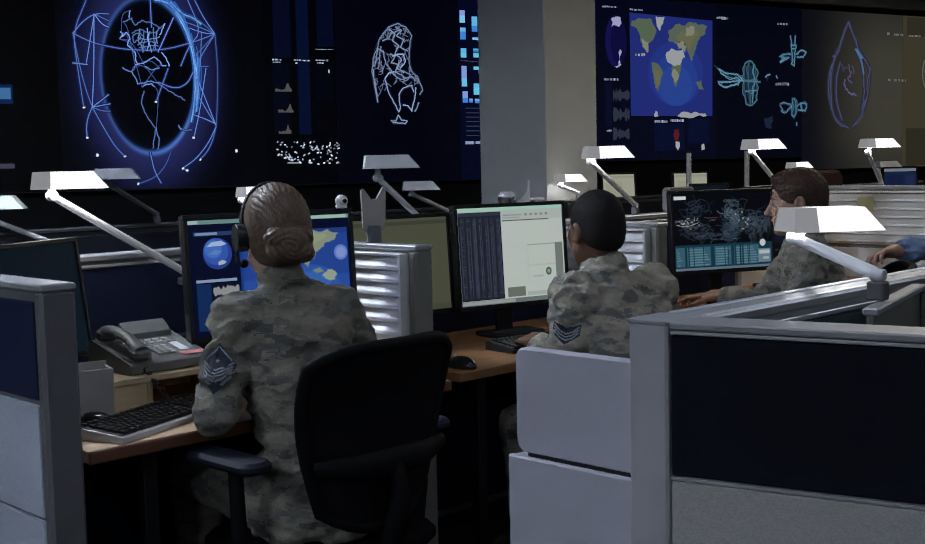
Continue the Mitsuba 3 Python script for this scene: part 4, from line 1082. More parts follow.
def n01(P, w, h):
    R = lambda x0, y0, x1, y1, c, l=1: P.rect(x0 * w, y0 * h, x1 * w, y1 * h, c, l)
    Q = lambda pts, c, l=1: P.poly([(x * w, y * h) for x, y in pts], c, l)
    return R, Q


def draw_world(P, w, h):
    R, Q = n01(P, w, h)
    QQ = lambda pts, c, l=1: Q(rough(pts, .2, 3, len(pts), True), c, l)
    R(0, 0, 1, 1, (12, 18, 40), 0)
    R(0, .955, 1, .99, (96, 128, 124), 1); R(.0, .958, .06, .987, (150, 170, 170), 2); R(.6, .958, .985, .987, (148, 176, 160), 2)
    R(.03, .855, .27, .89, (40, 58, 96), 1); R(.04, .862, .17, .884, (116, 134, 166), 2)
    P.disc(.165 * w, .70 * h, .086 * w, (40, 62, 132), 1); P.disc(.155 * w, .72 * h, .074 * w, (52, 82, 160), 2); P.disc(.14 * w, .74 * h, .05 * w, (66, 104, 176), 3)
    Q([(.10, .76), (.13, .80), (.19, .81), (.22, .78), (.19, .765), (.14, .765)], (150, 170, 204), 4)
    Q([(.165, .60), (.20, .61), (.215, .63), (.19, .645), (.165, .63)], (158, 168, 180), 4); Q([(.11, .70), (.16, .69), (.19, .72), (.15, .735)], (84, 122, 178), 4)
    R(.03, .46, .27, .485, (126, 142, 172), 2); R(.03, .05, .115, .45, (22, 44, 84), 1); R(.115, .05, .29, .45, (14, 22, 42), 1)
    rr = random.Random(3)
    for yc in (.385, .275, .165):
        x = [.125 + .155 * k / 18 for k in range(19)]
        Q([(a, yc + rr.uniform(.012, .048)) for a in x] + [(a, yc - rr.uniform(.012, .048)) for a in x[::-1]], (132, 134, 136), 2)
    R(.295, .0, .325, .9, (30, 56, 120), 1)
    R(.31, .04, .985, .87, (38, 66, 136), 1); R(.31, .04, .985, .45, (42, 74, 148), 1.5); R(.31, .82, .985, .87, (36, 58, 120), 1.6)
    for k, c in enumerate(((46, 82, 156), (54, 92, 164))): P.disc(.72 * w, .35 * h, (.2 - .06 * k) * w, c, 2 + k * .3, (.2 - .06 * k) * h)
    R(.40, .60, .47, .64, (150, 166, 190), 3)
    QQ([(.34, .80), (.45, .84), (.60, .83), (.78, .85), (.93, .82), (.90, .76), (.84, .74), (.80, .68), (.77, .66), (.76, .60), (.73, .58), (.715, .52), (.70, .60), (.665, .64), (.645, .56), (.62, .64), (.56, .66), (.50, .70), (.42, .68), (.36, .72)], (124, 134, 118), 3)
    QQ([(.55, .80), (.70, .82), (.85, .80), (.78, .75), (.62, .74)], (136, 144, 116), 4); QQ([(.58, .70), (.66, .70), (.67, .64), (.62, .66)], (176, 182, 168), 4)
    QQ([(.42, .67), (.50, .69), (.58, .64), (.56, .52), (.52, .40), (.47, .50), (.43, .58)], (150, 152, 128), 3)
    QQ([(.80, .45), (.84, .50), (.87, .50), (.905, .45), (.89, .40), (.855, .395), (.82, .415)], (138, 150, 134), 3)
    Q([(.74, .50), (.79, .52), (.82, .48), (.77, .47)], (104, 126, 120), 3)
    P.disc(.935 * w, .645 * h, .045 * w, (92, 118, 186), 3); P.disc(.935 * w, .645 * h, .032 * w, (120, 138, 196), 4)
    R(.84, .245, .93, .268, (180, 190, 206), 4); Q([(.33, .10), (.50, .08), (.70, .10), (.9, .07), (.9, .05), (.33, .05)], (160, 172, 190), 3)


def draw_document(P, w, h):
    R, Q = n01(P, w, h)
    R(0, 0, 1, 1, (158, 168, 164), 0)
    R(0, .965, 1, 1, (150, 186, 170), 1); R(0, 0, 1, .045, (96, 104, 104), 1); R(.0, .008, .5, .04, (136, 146, 144), 2)
    R(.005, .05, .40, .955, (34, 37, 46), 1); R(.005, .915, .40, .955, (46, 52, 64), 2)
    rr = random.Random(9)
    for c in range(7):
        x = .02 + .055 * c
        R(x, .07, x + .040, .90, (42, 46, 58), 2)
        for k in range(5):
            q = x + .036 * rr.random(); R(q, .07 + .1 * rr.random(), q + .006, .90 - .1 * rr.random(), [(58, 64, 80), (50, 56, 72), (30, 33, 42)][rr.randrange(3)], 3)
        for r in range(28):
            if rr.random() < .45: R(x + .004, .08 + .029 * r, x + rr.uniform(.015, .036), .088 + .029 * r, (64, 70, 84), 4)
    R(.405, .045, .995, .96, (172, 180, 174), 1); R(.405, .86, .995, .96, (160, 168, 164), 2); R(.41, .85, .86, .862, (90, 96, 98), 3)
    R(.42, .905, .60, .918, (128, 136, 134), 3); R(.42, .88, .58, .892, (140, 146, 144), 3)
    for k in range(5): R(.63 + .05 * k, .90, .65 + .05 * k, .925, (104, 116, 112), 3)
    R(.91, .06, .985, .60, (106, 114, 110), 3); R(.91, .06, .985, .2, (98, 106, 104), 4)
    R(.64, .585, .91, .597, (140, 148, 142), 3); R(.64, .37, .91, .378, (150, 158, 152), 3); R(.64, .2, .643, .59, (150, 158, 152), 3); R(.68, .25, .78, .262, (140, 148, 144), 3)
    P.disc(.835 * w, .30 * h, .028 * w, (58, 84, 68), 4, .042 * h); P.disc(.835 * w, .30 * h, .016 * w, (120, 142, 126), 5, .024 * h)
    R(.43, .06, .60, .16, (98, 106, 98), 3); R(.62, .06, .9, .10, (152, 162, 154), 3)
    for k in range(3): R(.42, .25 + .16 * k, .62, .253 + .16 * k, (164, 172, 166), 3)


def draw_blank(P, w, h):
    R, Q = n01(P, w, h)
    R(0, 0, 1, 1, (71, 74, 60), 0); R(0, .93, 1, .97, (60, 62, 52), 1); R(0, 0, 1, .06, (64, 67, 56), 1)


def draw_dark(P, w, h):
    R, Q = n01(P, w, h)
    R(0, 0, 1, 1, (14, 24, 32), 0); R(0, .0, 1, .28, (16, 27, 36), 1)


def draw_network(P, w, h):
    R, Q = n01(P, w, h)
    R(0, 0, 1, 1, (13, 15, 20), 0)
    rr = random.Random(21)

    def blob(cx, cy, rx, ry, n, c, wd=.0014):
        for _ in range(n):
            x, y = cx + rx * rr.gauss(0, .5), cy + ry * rr.gauss(0, .5); q = [(x * w, y * h)]
            for _ in range(rr.randint(4, 8)):
                x = min(max(x + rx * rr.gauss(0, .35) - (x - cx) * .2, .015), .985); y = min(max(y + ry * rr.gauss(0, .35) - (y - cy) * .2, .34), .9); q.append((x * w, y * h))
            P.line(rough(q, .22, 2, rr.randrange(999)), wd, c, 2)
    blob(.22, .82, .13, .16, 14, (44, 54, 70)); blob(.14, .62, .15, .08, 9, (82, 90, 98)); blob(.27, .45, .12, .12, 12, (58, 70, 82)); blob(.14, .52, .12, .10, 8, (48, 58, 70))
    blob(.58, .62, .15, .26, 26, (58, 72, 86)); blob(.58, .72, .10, .13, 12, (92, 108, 120)); blob(.55, .45, .10, .08, 9, (60, 78, 94)); blob(.62, .88, .06, .08, 5, (50, 66, 84))
    blob(.84, .62, .17, .17, 18, (54, 66, 80)); blob(.90, .50, .10, .14, 12, (64, 76, 88)); blob(.76, .58, .14, .09, 9, (78, 90, 102))
    for _ in range(26): x, y = rr.uniform(.02, .25), rr.uniform(.53, .68); P.rect(x * w, y * h, (x + .008) * w, (y + .012) * h, (170, 170, 165), 3)
    P.curve([(.02 * w, .60 * h), (.12 * w, .56 * h), (.25 * w, .62 * h)], .002, (150, 152, 150), 3)
    for k in range(8): x = .62 + .16 * rr.random(); P.disc(x * w, (.5 + .25 * rr.random()) * h, .003, (190, 196, 190), 3, None, 8)
    R(.38, .67, .44, .678, (110, 58, 52), 3)
    P.line([(.0, .645 * h), (w, .645 * h)], .0008, (36, 40, 48), 1)
    R(.01, .92, .13, .965, (190, 196, 198), 3)
    R(0, .03, 1, .33, (26, 52, 66), 1); R(0, 0, 1, .032, (90, 104, 118), 2)
    for x0, x1 in ((.01, .10), (.12, .36), (.40, .57), (.60, .86)):
        R(x0, .05, x1, .30, (52, 86, 100), 2)
        for k in range(7): R(x0 + .012, .06 + .033 * k, x1 - .012 - rr.uniform(0, .06), .076 + .033 * k, (84, 118, 130), 3)
    for k in range(15): x = rr.uniform(.02, .84); R(x, .05, x + .008, .31, (26, 48, 62), 4)
    P.disc(.90 * w, .32 * h, .016, (176, 184, 186), 4); R(.85, .06, .98, .24, (96, 118, 128), 3); R(.86, .17, .97, .22, (164, 172, 174), 4); R(.90, .10, .96, .13, (150, 160, 164), 4)


def draw_side(P, w, h):
    R, Q = n01(P, w, h)
    R(0, 0, 1, 1, (13, 16, 26), 0); R(0, .93, 1, .985, (94, 126, 146), 1); R(0, .935, .05, .98, (170, 190, 196), 2); R(.1, .1, .9, .85, (20, 26, 40), 1)


def draw_blue(P, w, h):
    R, Q = n01(P, w, h)
    R(0, 0, 1, 1, (26, 36, 64), 0); R(0, .9, 1, .98, (112, 116, 120), 1); R(.1, .1, .6, .8, (22, 32, 58), 1); R(.65, .2, .95, .8, (30, 42, 72), 1)


def draw_pale(P, w, h):
    R, Q = n01(P, w, h)
    R(0, 0, 1, 1, (150, 150, 132), 0); R(.0, .9, 1, .96, (136, 138, 124), 1); R(.1, .2, .6, .8, (142, 142, 124), 1)


monitor('dark unlit monitor at the left edge, seen at an angle above the grey end post', 1.462, 3.035, 16, .36, .335, 1.185, draw=draw_dark, tilt=7)
monitor('monitor with a blue world map in front of the woman with the bun', 2.100, 2.885, 55, .548, .368, 1.237, draw=draw_world)
monitor('blank olive monitor left of the bright document screen', 2.80, 3.10, 52, .44, .36, 1.192, draw=draw_blank)
monitor('monitor with a bright white document beside a dark data column', 3.25, 2.985, 57, .50, .385, 1.218, draw=draw_document)
monitor('monitor with a dark network map and teal bars in front of the man in profile', 4.645, 2.98, 68, .545, .375, 1.226, draw=draw_network)
monitor('dark monitor behind the head of the man in profile, only its toolbar showing', 5.28, 3.05, 60, .47, .33, 1.228, draw=draw_side)
# second row
monitor('blue screen under the far right lamp', 9.80, 4.55, 70, .36, .33, 1.27, draw=draw_blue)
monitor('small pale screen far behind, beside the pillar', 6.70, 5.14, 60, .30, .30, 1.285, draw=draw_pale)
monitor('pale screen far behind the network map monitor', 7.62, 5.17, 62, .34, .30, 1.275, draw=draw_pale)
monitor('black monitor silhouette far behind in front of a pale screen', 7.02, 4.60, 60, .34, .28, 1.20, draw=draw_dark)
desk('long dark desk of the second row behind the far partitions', 1.0, 5.2, 5.06, 5.7)
desk('second row desk at the right behind the far partitions', 6.5, 9.0, 5.06, 5.65)
desk('second row desk standing before the far partitions', 6.75, 10.4, 4.30, 4.79)


# ------------------------------------------------------------------ desk lamps
def lamp(label, base, joint, head, lit, yaw=-35, size=.87, group=None, face=False, dark=False):
    """base: the clamp on the partition; joint: the upper elbow; head: the middle of the shade. Grid coordinates (u, v, z)."""
    t = thing('desk_lamp', label, 'lamp', group)
    B, J, Hd = (A * p[0] + V * p[1] + np.array([0, 0, p[2]]) for p in (base, joint, head))
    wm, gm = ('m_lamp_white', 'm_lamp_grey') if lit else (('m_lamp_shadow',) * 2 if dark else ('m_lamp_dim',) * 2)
    s = size
    # the clamp stands on a rail, or is fixed to the front of a panel
    part(t, 'clamp', box(-.018, .018, .0, .045, -.020, .004, .004) if face else box(-.012, .012, -.015, .015, -.030, .002, .003), gm, mat(A, V, B))
    turn = np.array([[1, 0, 0, 0], [0, 0, 1, 0], [0, -1, 0, 0], [0, 0, 0, 1.0]])
    part(t, 'lower_joint', moved(cyl(.0105, -.012, .012), turn), wm, mat(A, V, B + [0, 0, .012]))
    d = (J - B) / np.linalg.norm(J - B)
    P = np.array([B + [0, 0, .012], B + [0, 0, .012] + d * .02, J - d * .02, J])
    part(t, 'arm', tube(P, [.0095, .0112, .0112, .0095], 10), wm, smooth=40)
    part(t, 'upper_joint', moved(cyl(.0145, -.015, .015), turn), wm, mat(A, V, J), smooth=40)
    HM = mat(A, V, Hd) @ rotz(math.radians(yaw))
    top = Hd + HM[:3, 0] * -.055 * s
    q = np.array([J, J * .5 + top * .5 - [0, 0, .004], top - [0, 0, .016]])
    part(t, 'neck', tube(q, [.012, .011, .010], 8), wm, smooth=40)
    # shade: a shallow hood, blunt at the grey end, tapering at the white end, open below
    x0, xm, x1, x0t, x1t, w_, wt, h = (k * s for k in (-.112, -.050, .118, -.106, .072, .058, .042, .056))

    def plate(pts, inn):
        pts = np.array(pts); return hull(np.vstack([pts, pts + np.asarray(inn) * .003]))

    def hood(a, b, at, bt, ends):
        m = [plate([(a, k * w_, 0), (b, k * w_, 0), (bt, k * wt, h), (at, k * wt, h)], (0, -k, -.2)) for k in (-1, 1)]
        m.append(plate([(at, -wt, h), (bt, -wt, h), (bt, wt, h), (at, wt, h)], (0, 0, -1)))
        if ends < 0: m.append(plate([(a, -w_, 0), (a, w_, 0), (at, wt, h), (at, -wt, h)], (1, 0, 0)))
        if ends > 0: m.append(plate([(b, -w_, 0), (b, w_, 0), (bt, wt, h), (bt, -wt, h)], (-1, 0, 0)))
        return cat(m)
    HS = HM @ trans(0, 0, -.028 * s)
    emis = dict(emitter=emit(np.array([1.0, .995, .985]) * LAMP_SHADE)) if lit else {}
    part(t, 'shade', hood(xm, x1, xm, x1t, 1), wm, HS, label='glowing white shade' if lit else None, **emis)
    em2 = dict(emitter=emit(np.array([.97, .97, 1.0]) * .22)) if lit else {}
    part(t, 'end_cap', hood(x0, xm - .0005, x0t, xm - .0005, -1), gm, HS, label='grey end of the shade' if lit else None, **em2)
    if lit:
        r = np.array([(x0 + .006, -w_ + .006, .006), (x1 - .010, -w_ + .006, .006), (x1 - .010, w_ - .006, .006), (x0 + .006, w_ - .006, .006)])
        part(t, 'diffuser', (r, np.array([[0, 2, 1], [0, 3, 2]])), 'm_white', HS, emitter=emit(np.array([1, .98, .94]) * LAMP_DIFFUSER))
    return t


lamp('lit white desk lamp on a long arm above the desk phone', (2.005, 3.190, 1.03), (1.587, 3.221, 1.298), (1.623, 3.186, 1.342), True, face=True)
lamp('unlit grey lamp shade cut by the left edge of the picture', (2.39, 4.905, 1.06), (2.10, 4.965, 1.205), (2.20, 4.974, 1.245), False, face=True, size=1.0)
lamp('unlit desk lamp with shadow put into its black colour, behind the lit lamp at the left', (2.96, 4.97, 1.151), (2.70, 4.93, 1.31), (2.731, 4.906, 1.355), False, dark=True)
lamp('lit lamp shade peeking out behind the head of the woman with the bun', (3.80, 4.97, 1.151), (3.42, 4.95, 1.21), (3.481, 4.913, 1.251), True)
lamp('unlit grey desk lamp above the olive monitor', (3.054, 3.27, 1.151), (2.898, 3.324, 1.319), (2.931, 3.292, 1.378), False)
lamp('smaller unlit grey desk lamp left of the pillar', (4.88, 4.905, 1.06), (4.489, 4.87, 1.207), (4.529, 4.84, 1.252), False, face=True)
lamp('lit white desk lamp above the dark-haired man, in front of the pillar edge', (4.38, 3.27, 1.151), (3.88, 3.12, 1.361), (3.927, 3.073, 1.40), True)
lamp('small lit lamp low in front of the pillar', (6.07, 4.99, 1.151), (5.90, 4.995, 1.215), (5.955, 4.96, 1.262), True)
lamp('lit white desk lamp in front of the satellite screen', (5.58, 3.27, 1.236), (5.183, 3.161, 1.392), (5.221, 3.123, 1.43), True)
lamp('small lit lamp just above the head of the man in profile', (9.05, 5.0, 1.151), (8.82, 5.0, 1.255), (8.879, 4.98, 1.30), True)
lamp('lit white desk lamp at the far right above the slatted divider', (6.78, 3.27, 1.191), (6.247, 3.087, 1.382), (6.289, 3.044, 1.43), True)
lamp('small grey unlit lamp shade hanging under the far right lamp', (9.72, 4.57, .762), (9.50, 4.60, 1.25), (9.583, 4.559, 1.291), False)
lamp('largest lit desk lamp, in front of the man in profile at the lower right', (1.885, .912, 1.1515), (2.26, 1.276, 1.193), (2.308, 1.227, 1.232), True)

# open-fronted bin behind the front panel on which the largest lamp is clamped
bt = thing('desk_bin', 'open grey desk bin behind the right foreground partition, carrying the largest lamp', 'bin')
BM = np.eye(4); BM[:3, 0] = FX; BM[:3, 1] = FY; BM[:3, 3] = A * 1.790 + V * .885
part(bt, 'side_wall', box(0, .40, -.013, .0, .745, 1.110, .002), 'm_endcap', BM)
part(bt, 'side_wall', box(0, .40, -.40, -.387, .745, 1.110, .002), 'm_endcap', BM)
part(bt, 'back_wall', box(.388, .40, -.387, -.013, .745, 1.110, .002), 'm_endcap', BM)
part(bt, 'base', box(0, .40, -.40, 0, .731, .746, .002), 'm_endcap', BM)
for m in (box(-.004, .404, -.020, .006, 1.108, 1.120, .003), box(-.004, .404, -.406, -.380, 1.108, 1.120, .003), box(.380, .404, -.380, -.020, 1.108, 1.120, .003)): part(bt, 'rim', m, 'm_rail', BM)

# two slim poles between the rows
for (u, v, z), txt in (((7.15, 4.87, 1.41), 'slim steel pole in front of the world map screen'), ((7.91, 4.87, 1.42), 'slim steel pole beside the lamp in front of the satellite screen')):
    t = thing('pole', txt, 'pole')
    part(t, 'shaft', cyl(.019, .01, z, n=16), 'm_pole', pod(u, v), smooth=40)
    part(t, 'cap', cyl(.021, z, z + .012, n=16), 'm_black', pod(u, v), smooth=40)
    part(t, 'base_plate', cyl(.06, 0, .012, n=20), 'm_pole', pod(u, v), smooth=40)

# ------------------------------------------------------------------ things on the first desk
sh = thing('desk_shelf', 'pale wooden desk shelf under the phone', 'shelf')
SM = pod(1.50, 2.80, .73)
part(sh, 'top_board', box(0, .44, 0, .30, .078, .094, .002), 'm_pale_wood', SM)
for x in (0, .12, .424): part(sh, 'side_board', box(x, x + .016, .004, .296, 0, .078, .002), 'm_pale_wood', SM)
part(sh, 'front_board', box(.016, .12, .006, .018, .0, .078, .001), 'm_pale_wood', SM)
part(sh, 'back_board', box(.016, .424, .286, .298, 0, .078, .001), 'm_pale_wood', SM)

ph = thing('desk_phone', 'dark grey office phone with handset and keypad on the wooden shelf', 'phone')
PM = pod(1.715, 2.945, .824)
sx, sy = .125, .115


def deck(y): return .030 + (y + sy) / (2 * sy) * .050          # height of the sloping top


def ontop(y0): return rotx(math.atan(.050 / (2 * sy)))


part(ph, 'body', hull([(x, y, z) for x in (-sx, sx) for y, z in ((-sy, .004), (-sy, .026), (-sy + .01, .031), (sy - .02, .078), (sy, .074), (sy, 0), (-sy + .01, 0))]), 'm_phone', PM)
DM = PM @ trans(0, 0, .0555) @ rotx(math.atan(.050 / (2 * sy)))
part(ph, 'display_housing', hull([(x, y, z) for x in (-.035, .105) for y, z in ((.065, 0), (.068, .016), (.115, .036), (.120, .030), (.118, 0))]), 'm_phone', DM)
part(ph, 'display', box(-.022, .092, .074, .106, .020, .0245, .001), 'm_lcd', DM @ trans(0, 0, -.006) @ trans(0, .09, .02) @ rotx(.40) @ trans(0, -.09, -.016))
ks = []
for r in range(4):
    for c in range(3): ks.append(box(-.018 + .020 * c, -.003 + .020 * c, -.075 + .017 * r, -.063 + .017 * r, .0, .0055, .0015))
for r in range(2):
    for c in range(4): ks.append(box(-.020 + .026 * c, -.002 + .026 * c, .016 + .020 * r, .026 + .020 * r, 0, .0045, .0015))
part(ph, 'keypad', cat(ks), 'm_phone_key', DM)
part(ph, 'label_strip', box(.062, .088, -.060, .008, 0, .0015, .0005), 'm_white', DM, label='white label strip')
part(ph, 'sticker', box(.045, .118, -.098, -.074, 0, .0018, .0005), 'm_pink', DM, label='pink sticker')
for y in (-.100, .050): part(ph, 'cradle', rbox(-.120, -.048, y, y + .050, -.004, .006, .012, axis=2), 'm_phone', DM)
hp = [(-.084, y, .022 + .020 * math.cos(y / .105 * 1.5)) for y in np.linspace(-.095, .095, 13)]
hs = part(ph, 'handset', cat(tube(hp, [.019, .021, .019] + [.017] * 7 + [.019, .021, .019], 12, flat=(1.15, .75)), rbox(-.112, -.056, -.112, -.062, .006, .030, .018, axis=2, b=.006), rbox(-.112, -.056, .062, .112, .006, .030, .018, axis=2, b=.006)), 'm_phone', DM, smooth=40)
th_ = np.linspace(0, 34 * math.pi, 420); sl = np.linspace(0, 1, 420)
cx_ = np.interp(sl, [0, .35, .7, 1], [-.084, -.070, -.040, .02]); cy_ = np.interp(sl, [0, .25, .6, 1], [-.115, -.175, -.185, -.155]); cz_ = np.interp(sl, [0, .2, .5, .8, 1], [.008, -.035, -.075, -.082, -.082])
part(ph, 'cord', tube(np.column_stack([cx_ + .0065 * np.cos(th_), cy_ + .0065 * np.sin(th_) * .8, cz_ + .0065 * np.sin(th_) + .008]), .0022, 5), 'm_black', PM, smooth=True)

gb = thing('file_box', 'light grey open file box beside the wooden desk shelf', 'box')
GM = pod(1.400, 2.79, .731, 60)
part(gb, 'front_panel', box(0, .105, 0, .006, 0, .135, .002), 'm_grey_box', GM)
part(gb, 'back_panel', box(0, .105, .075, .081, 0, .145, .002), 'm_grey_box', GM)
part(gb, 'side_panel', box(0, .006, .006, .075, 0, .135, .002), 'm_grey_box', GM); part(gb, 'side_panel', box(.099, .105, .006, .075, 0, .135, .002), 'm_grey_box', GM)
part(gb, 'base', box(.006, .099, .006, .075, 0, .005, .001), 'm_grey_box', GM)


def mouse(label, u, v, z, az):
    t = thing('computer_mouse', label, 'mouse'); M = pod(u, v, z, az)
    m = trimesh.creation.icosphere(3, 1.0); vv = np.array(m.vertices); vv[:, 2] = np.maximum(vv[:, 2], -.25)
    vv *= [.031, .056, .030]; vv[:, 2] += .0075
    part(t, 'shell', (vv, m.faces), 'm_black_gloss', M, smooth=True)
    part(t, 'wheel', moved(cyl(.008, -.003, .003, n=14), np.array([[0, 0, 1, 0], [1, 0, 0, .03], [0, 1, 0, .030], [0, 0, 0, 1.0]])), 'm_phone_key', M)
    return t


def keyboard(label, u, v, z, az, silver=True, w=.44, d=.155):
    t = thing('keyboard', label, 'keyboard'); M = pod(u, v, z, az)
    x, y = w / 2, d / 2
    part(t, 'case', hull([(a, b, c) for a in (-x, x) for b, c in ((-y, .001), (-y, .013), (-y + .006, .016), (y - .004, .030), (y, .026), (y, .001))]), 'm_silver_key' if silver else 'm_black', M)
    S = M @ trans(0, 0, .0232) @ rotx(math.atan(.014 / d))
    part(t, 'key_bed', box(-x + .008, x - .008, -y + .010, y - .012, -.002, .0022, .001), 'm_black', S)
    row = [[(.018, 1)] * 15, [(.030, 1)] + [(.018, 1)] * 13, [(.036, 1)] + [(.018, 1)] * 11 + [(.034, 1)], [(.046, 1)] + [(.018, 1)] * 10 + [(.040, 1)], [(.026, 1)] * 3 + [(.115, 1)] + [(.026, 1)] * 4, [(.018, 1)] * 15]
    kb = []
    for r in range(6):
        cur = -x + .014; yy = y - .030 - .0215 * r - (.006 if r else 0)
        for wk, _ in row[5 - r] if r == 0 else row[r - 1]:
            kb.append(hull([(cur + i * (wk - .002) + s_ * (1 - 2 * i), yy + j * .0165 + s_ * (1 - 2 * j), zz) for zz, s_ in ((.002, 0), (.0085, .002)) for i in (0, 1) for j in (0, 1)])); cur += wk + .0015
        for g0, n_ in ((x - .128, 3), (x - .066, 3)):
            for c in range(n_):
                kb.append(hull([(g0 + .019 * c + i * .0165 + s_ * (1 - 2 * i), yy + j * .0165 + s_ * (1 - 2 * j), zz) for zz, s_ in ((.002, 0), (.0085, .002)) for i in (0, 1) for j in (0, 1)]))
    part(t, 'keys', cat(kb), 'm_black_gloss', S)
    if silver: part(t, 'status_panel', box(x - .126, x - .012, y - .0115, y - .006, .0, .004, .001), 'm_silver_key', S)
    return t


keyboard('silver-edged black keyboard lying askew on the desk below the phone', 1.555, 2.655, .7302, 24)
mouse('black computer mouse behind the left end of the silver-edged keyboard', 1.435, 2.735, .7302, 30)
keyboard('black keyboard in front of the bright document screen', 3.12, 2.72, .7302, 52, False, .42, .145)
mouse('black computer mouse on the desk left of the black keyboard', 2.615, 2.625, .7302, 45)
keyboard('black keyboard in front of the network map screen', 4.50, 2.72, .7302, 66, False, .42, .145)

# small things on top of the partitions
vb = thing('notched_holder', 'beige holder with a V notch on top of the slatted divider beside the woman', 'holder')
VM = pod(2.492, 2.885, TP - .0, 70)
part(vb, 'stem', box(-.022, .022, -.012, .012, 0, .055, .004), 'm_slate', VM)
part(vb, 'notched_plate', trimesh.creation.extrude_polygon(Polygon([(-.036, 0), (.036, 0), (.040, .130), (.032, .134), (.010, .098), (-.008, .096), (-.032, .130), (-.040, .126)]), .016), 'm_beige_plastic', VM @ trans(0, .008, .042) @ rotx(math.pi / 2))
wc = thing('webcam', 'small white webcam on the top right corner of the world map monitor', 'webcam')
WM_ = pod(2.335, 2.905, 1.2375, 55)
part(wc, 'body', trimesh.creation.icosphere(2, .019), 'm_white', WM_ @ trans(0, -.07, .022), smooth=True)
part(wc, 'lens', cyl(.007, 0, .006, n=14), 'm_black_gloss', WM_ @ trans(0, -.088, .022) @ rotx(math.pi / 2))
part(wc, 'clip', box(-.012, .012, -.085, -.05, -.0, .010, .002), 'm_white', WM_)
cu = thing('plastic_cup', 'clear plastic cup on the partition behind the document screen', 'cup')
CM = pod(3.55, 3.29, TP) @ np.diag([.8, .8, .72, 1])
prof = np.array([[0, .0], [.030, 0], [.044, .15], [.046, .152], [.0425, .152], [.0285, .003], [0, .003]])
part(cu, 'cup_wall', trimesh.creation.revolve(prof, sections=28), 'm_clear', CM, smooth=30)
part(cu, 'lid', trimesh.creation.revolve(np.array([[0, .150], [.047, .150], [.047, .157], [.036, .176], [.012, .184], [.012, .182], [0, .182]]), sections=24), 'm_lamp_dim', CM, smooth=30)
pf = thing('paper_figure', 'white pointed paper sail standing on the partition behind the document screen', 'figurine')
FMx = pod(3.655, 3.29, TP, 60) @ np.diag([.8, .8, .80, 1])
part(pf, 'mast', cyl(.005, 0, .215, x=.030), 'm_white', FMx)
part(pf, 'sail', trimesh.creation.extrude_polygon(Polygon([(-.040, .02), (.028, .02), (.028, .195), (.018, .160), (-.010, .13), (-.040, .11)]), .004), 'm_white', FMx @ rotx(math.pi / 2))
part(pf, 'base', rbox(-.045, .045, -.02, .02, 0, .02, .006, axis=2), 'm_white', FMx)
part(pf, 'spot', cyl(.006, -.001, .001, n=12), 'm_navy_thread', FMx @ trans(-.022, -.0045, .075) @ rotx(math.pi / 2))
bb = thing('beige_block', 'small beige box on the partition right of the paper sail', 'box')
part(bb, 'carton', rbox(-.035, .035, -.025, .025, 0, .118, .006, axis=1), 'm_beige_plastic', pod(3.735, 3.29, TP, 55) @ np.diag([.7, .7, .75, 1]))
part(bb, 'lid', rbox(-.037, .037, -.027, .027, .118, .132, .005, axis=1), 'm_white', pod(3.735, 3.29, TP, 55) @ np.diag([.7, .7, .75, 1]))
gs = thing('speaker_bar', 'grey rounded speaker bar on the partition behind the network map screen', 'speaker')
part(gs, 'shell', rbox(-.075, .075, -.025, .025, 0, .115, .02, axis=1), 'm_beige_plastic', pod(4.72, 3.275, TP, 62))
part(gs, 'grille', rbox(-.066, .066, -.028, -.024, .02, .105, .016, axis=1), 'm_frame_dark', pod(4.72, 3.275, TP, 62))
rc = thing('red_chair', 'dark red fabric chair far behind the network map screen', 'chair')
RMc = pod(7.75, 3.95, 0, 50)
part(rc, 'backrest', rbox(-.20, .20, .18, .24, .60, 1.27, .07, axis=1, b=.02), 'm_red', RMc)
part(rc, 'seat', rbox(-.24, .24, -.25, .2, .42, .50, .06, axis=2, b=.02), 'm_red', RMc)
part(rc, 'column', cyl(.03, .06, .42), 'm_black', RMc)
part(rc, 'stem', box(-.03, .03, .2, .235, .44, .62, .005), 'm_black', RMc)
part(rc, 'base', cyl(.26, 0, .06, r2=.10, n=10), 'm_black', RMc)
sn = thing('sticky_note', 'pale yellow sticky note on the slatted divider at the right', 'note')
part(sn, 'sheet', box(-.0315, -.0295, 0.84, .93, 1.075, 1.15, .0005), 'm_yellow', M3)

# grey cabinet beside the corner post with a case standing on it
cb = thing('side_cabinet', 'light grey low cabinet standing left of the corner post', 'cabinet')
part(cb, 'body', box(1.585, 2.02, 1.166, 1.466, .03, .832, .004), 'm_cabinet', pod())
part(cb, 'front_panel', box(1.572, 1.586, 1.165, 1.466, .035, .834, .004), 'm_cabinet', pod())
part(cb, 'plinth', box(1.60, 2.0, 1.19, 1.45, 0, .03, .002), 'm_black', pod())
cc = thing('upright_panel', 'light grey upright panel with rounded corners standing on the low cabinet', 'panel')
part(cc, 'panel_board', rbox(1.584, 1.606, 1.160, 1.456, .839, 1.031, .022, axis=0, b=.004), 'm_cabinet', pod())
part(cc, 'rubber_strip', box(1.587, 1.603, 1.185, 1.43, .832, .841, .001), 'm_black', pod())


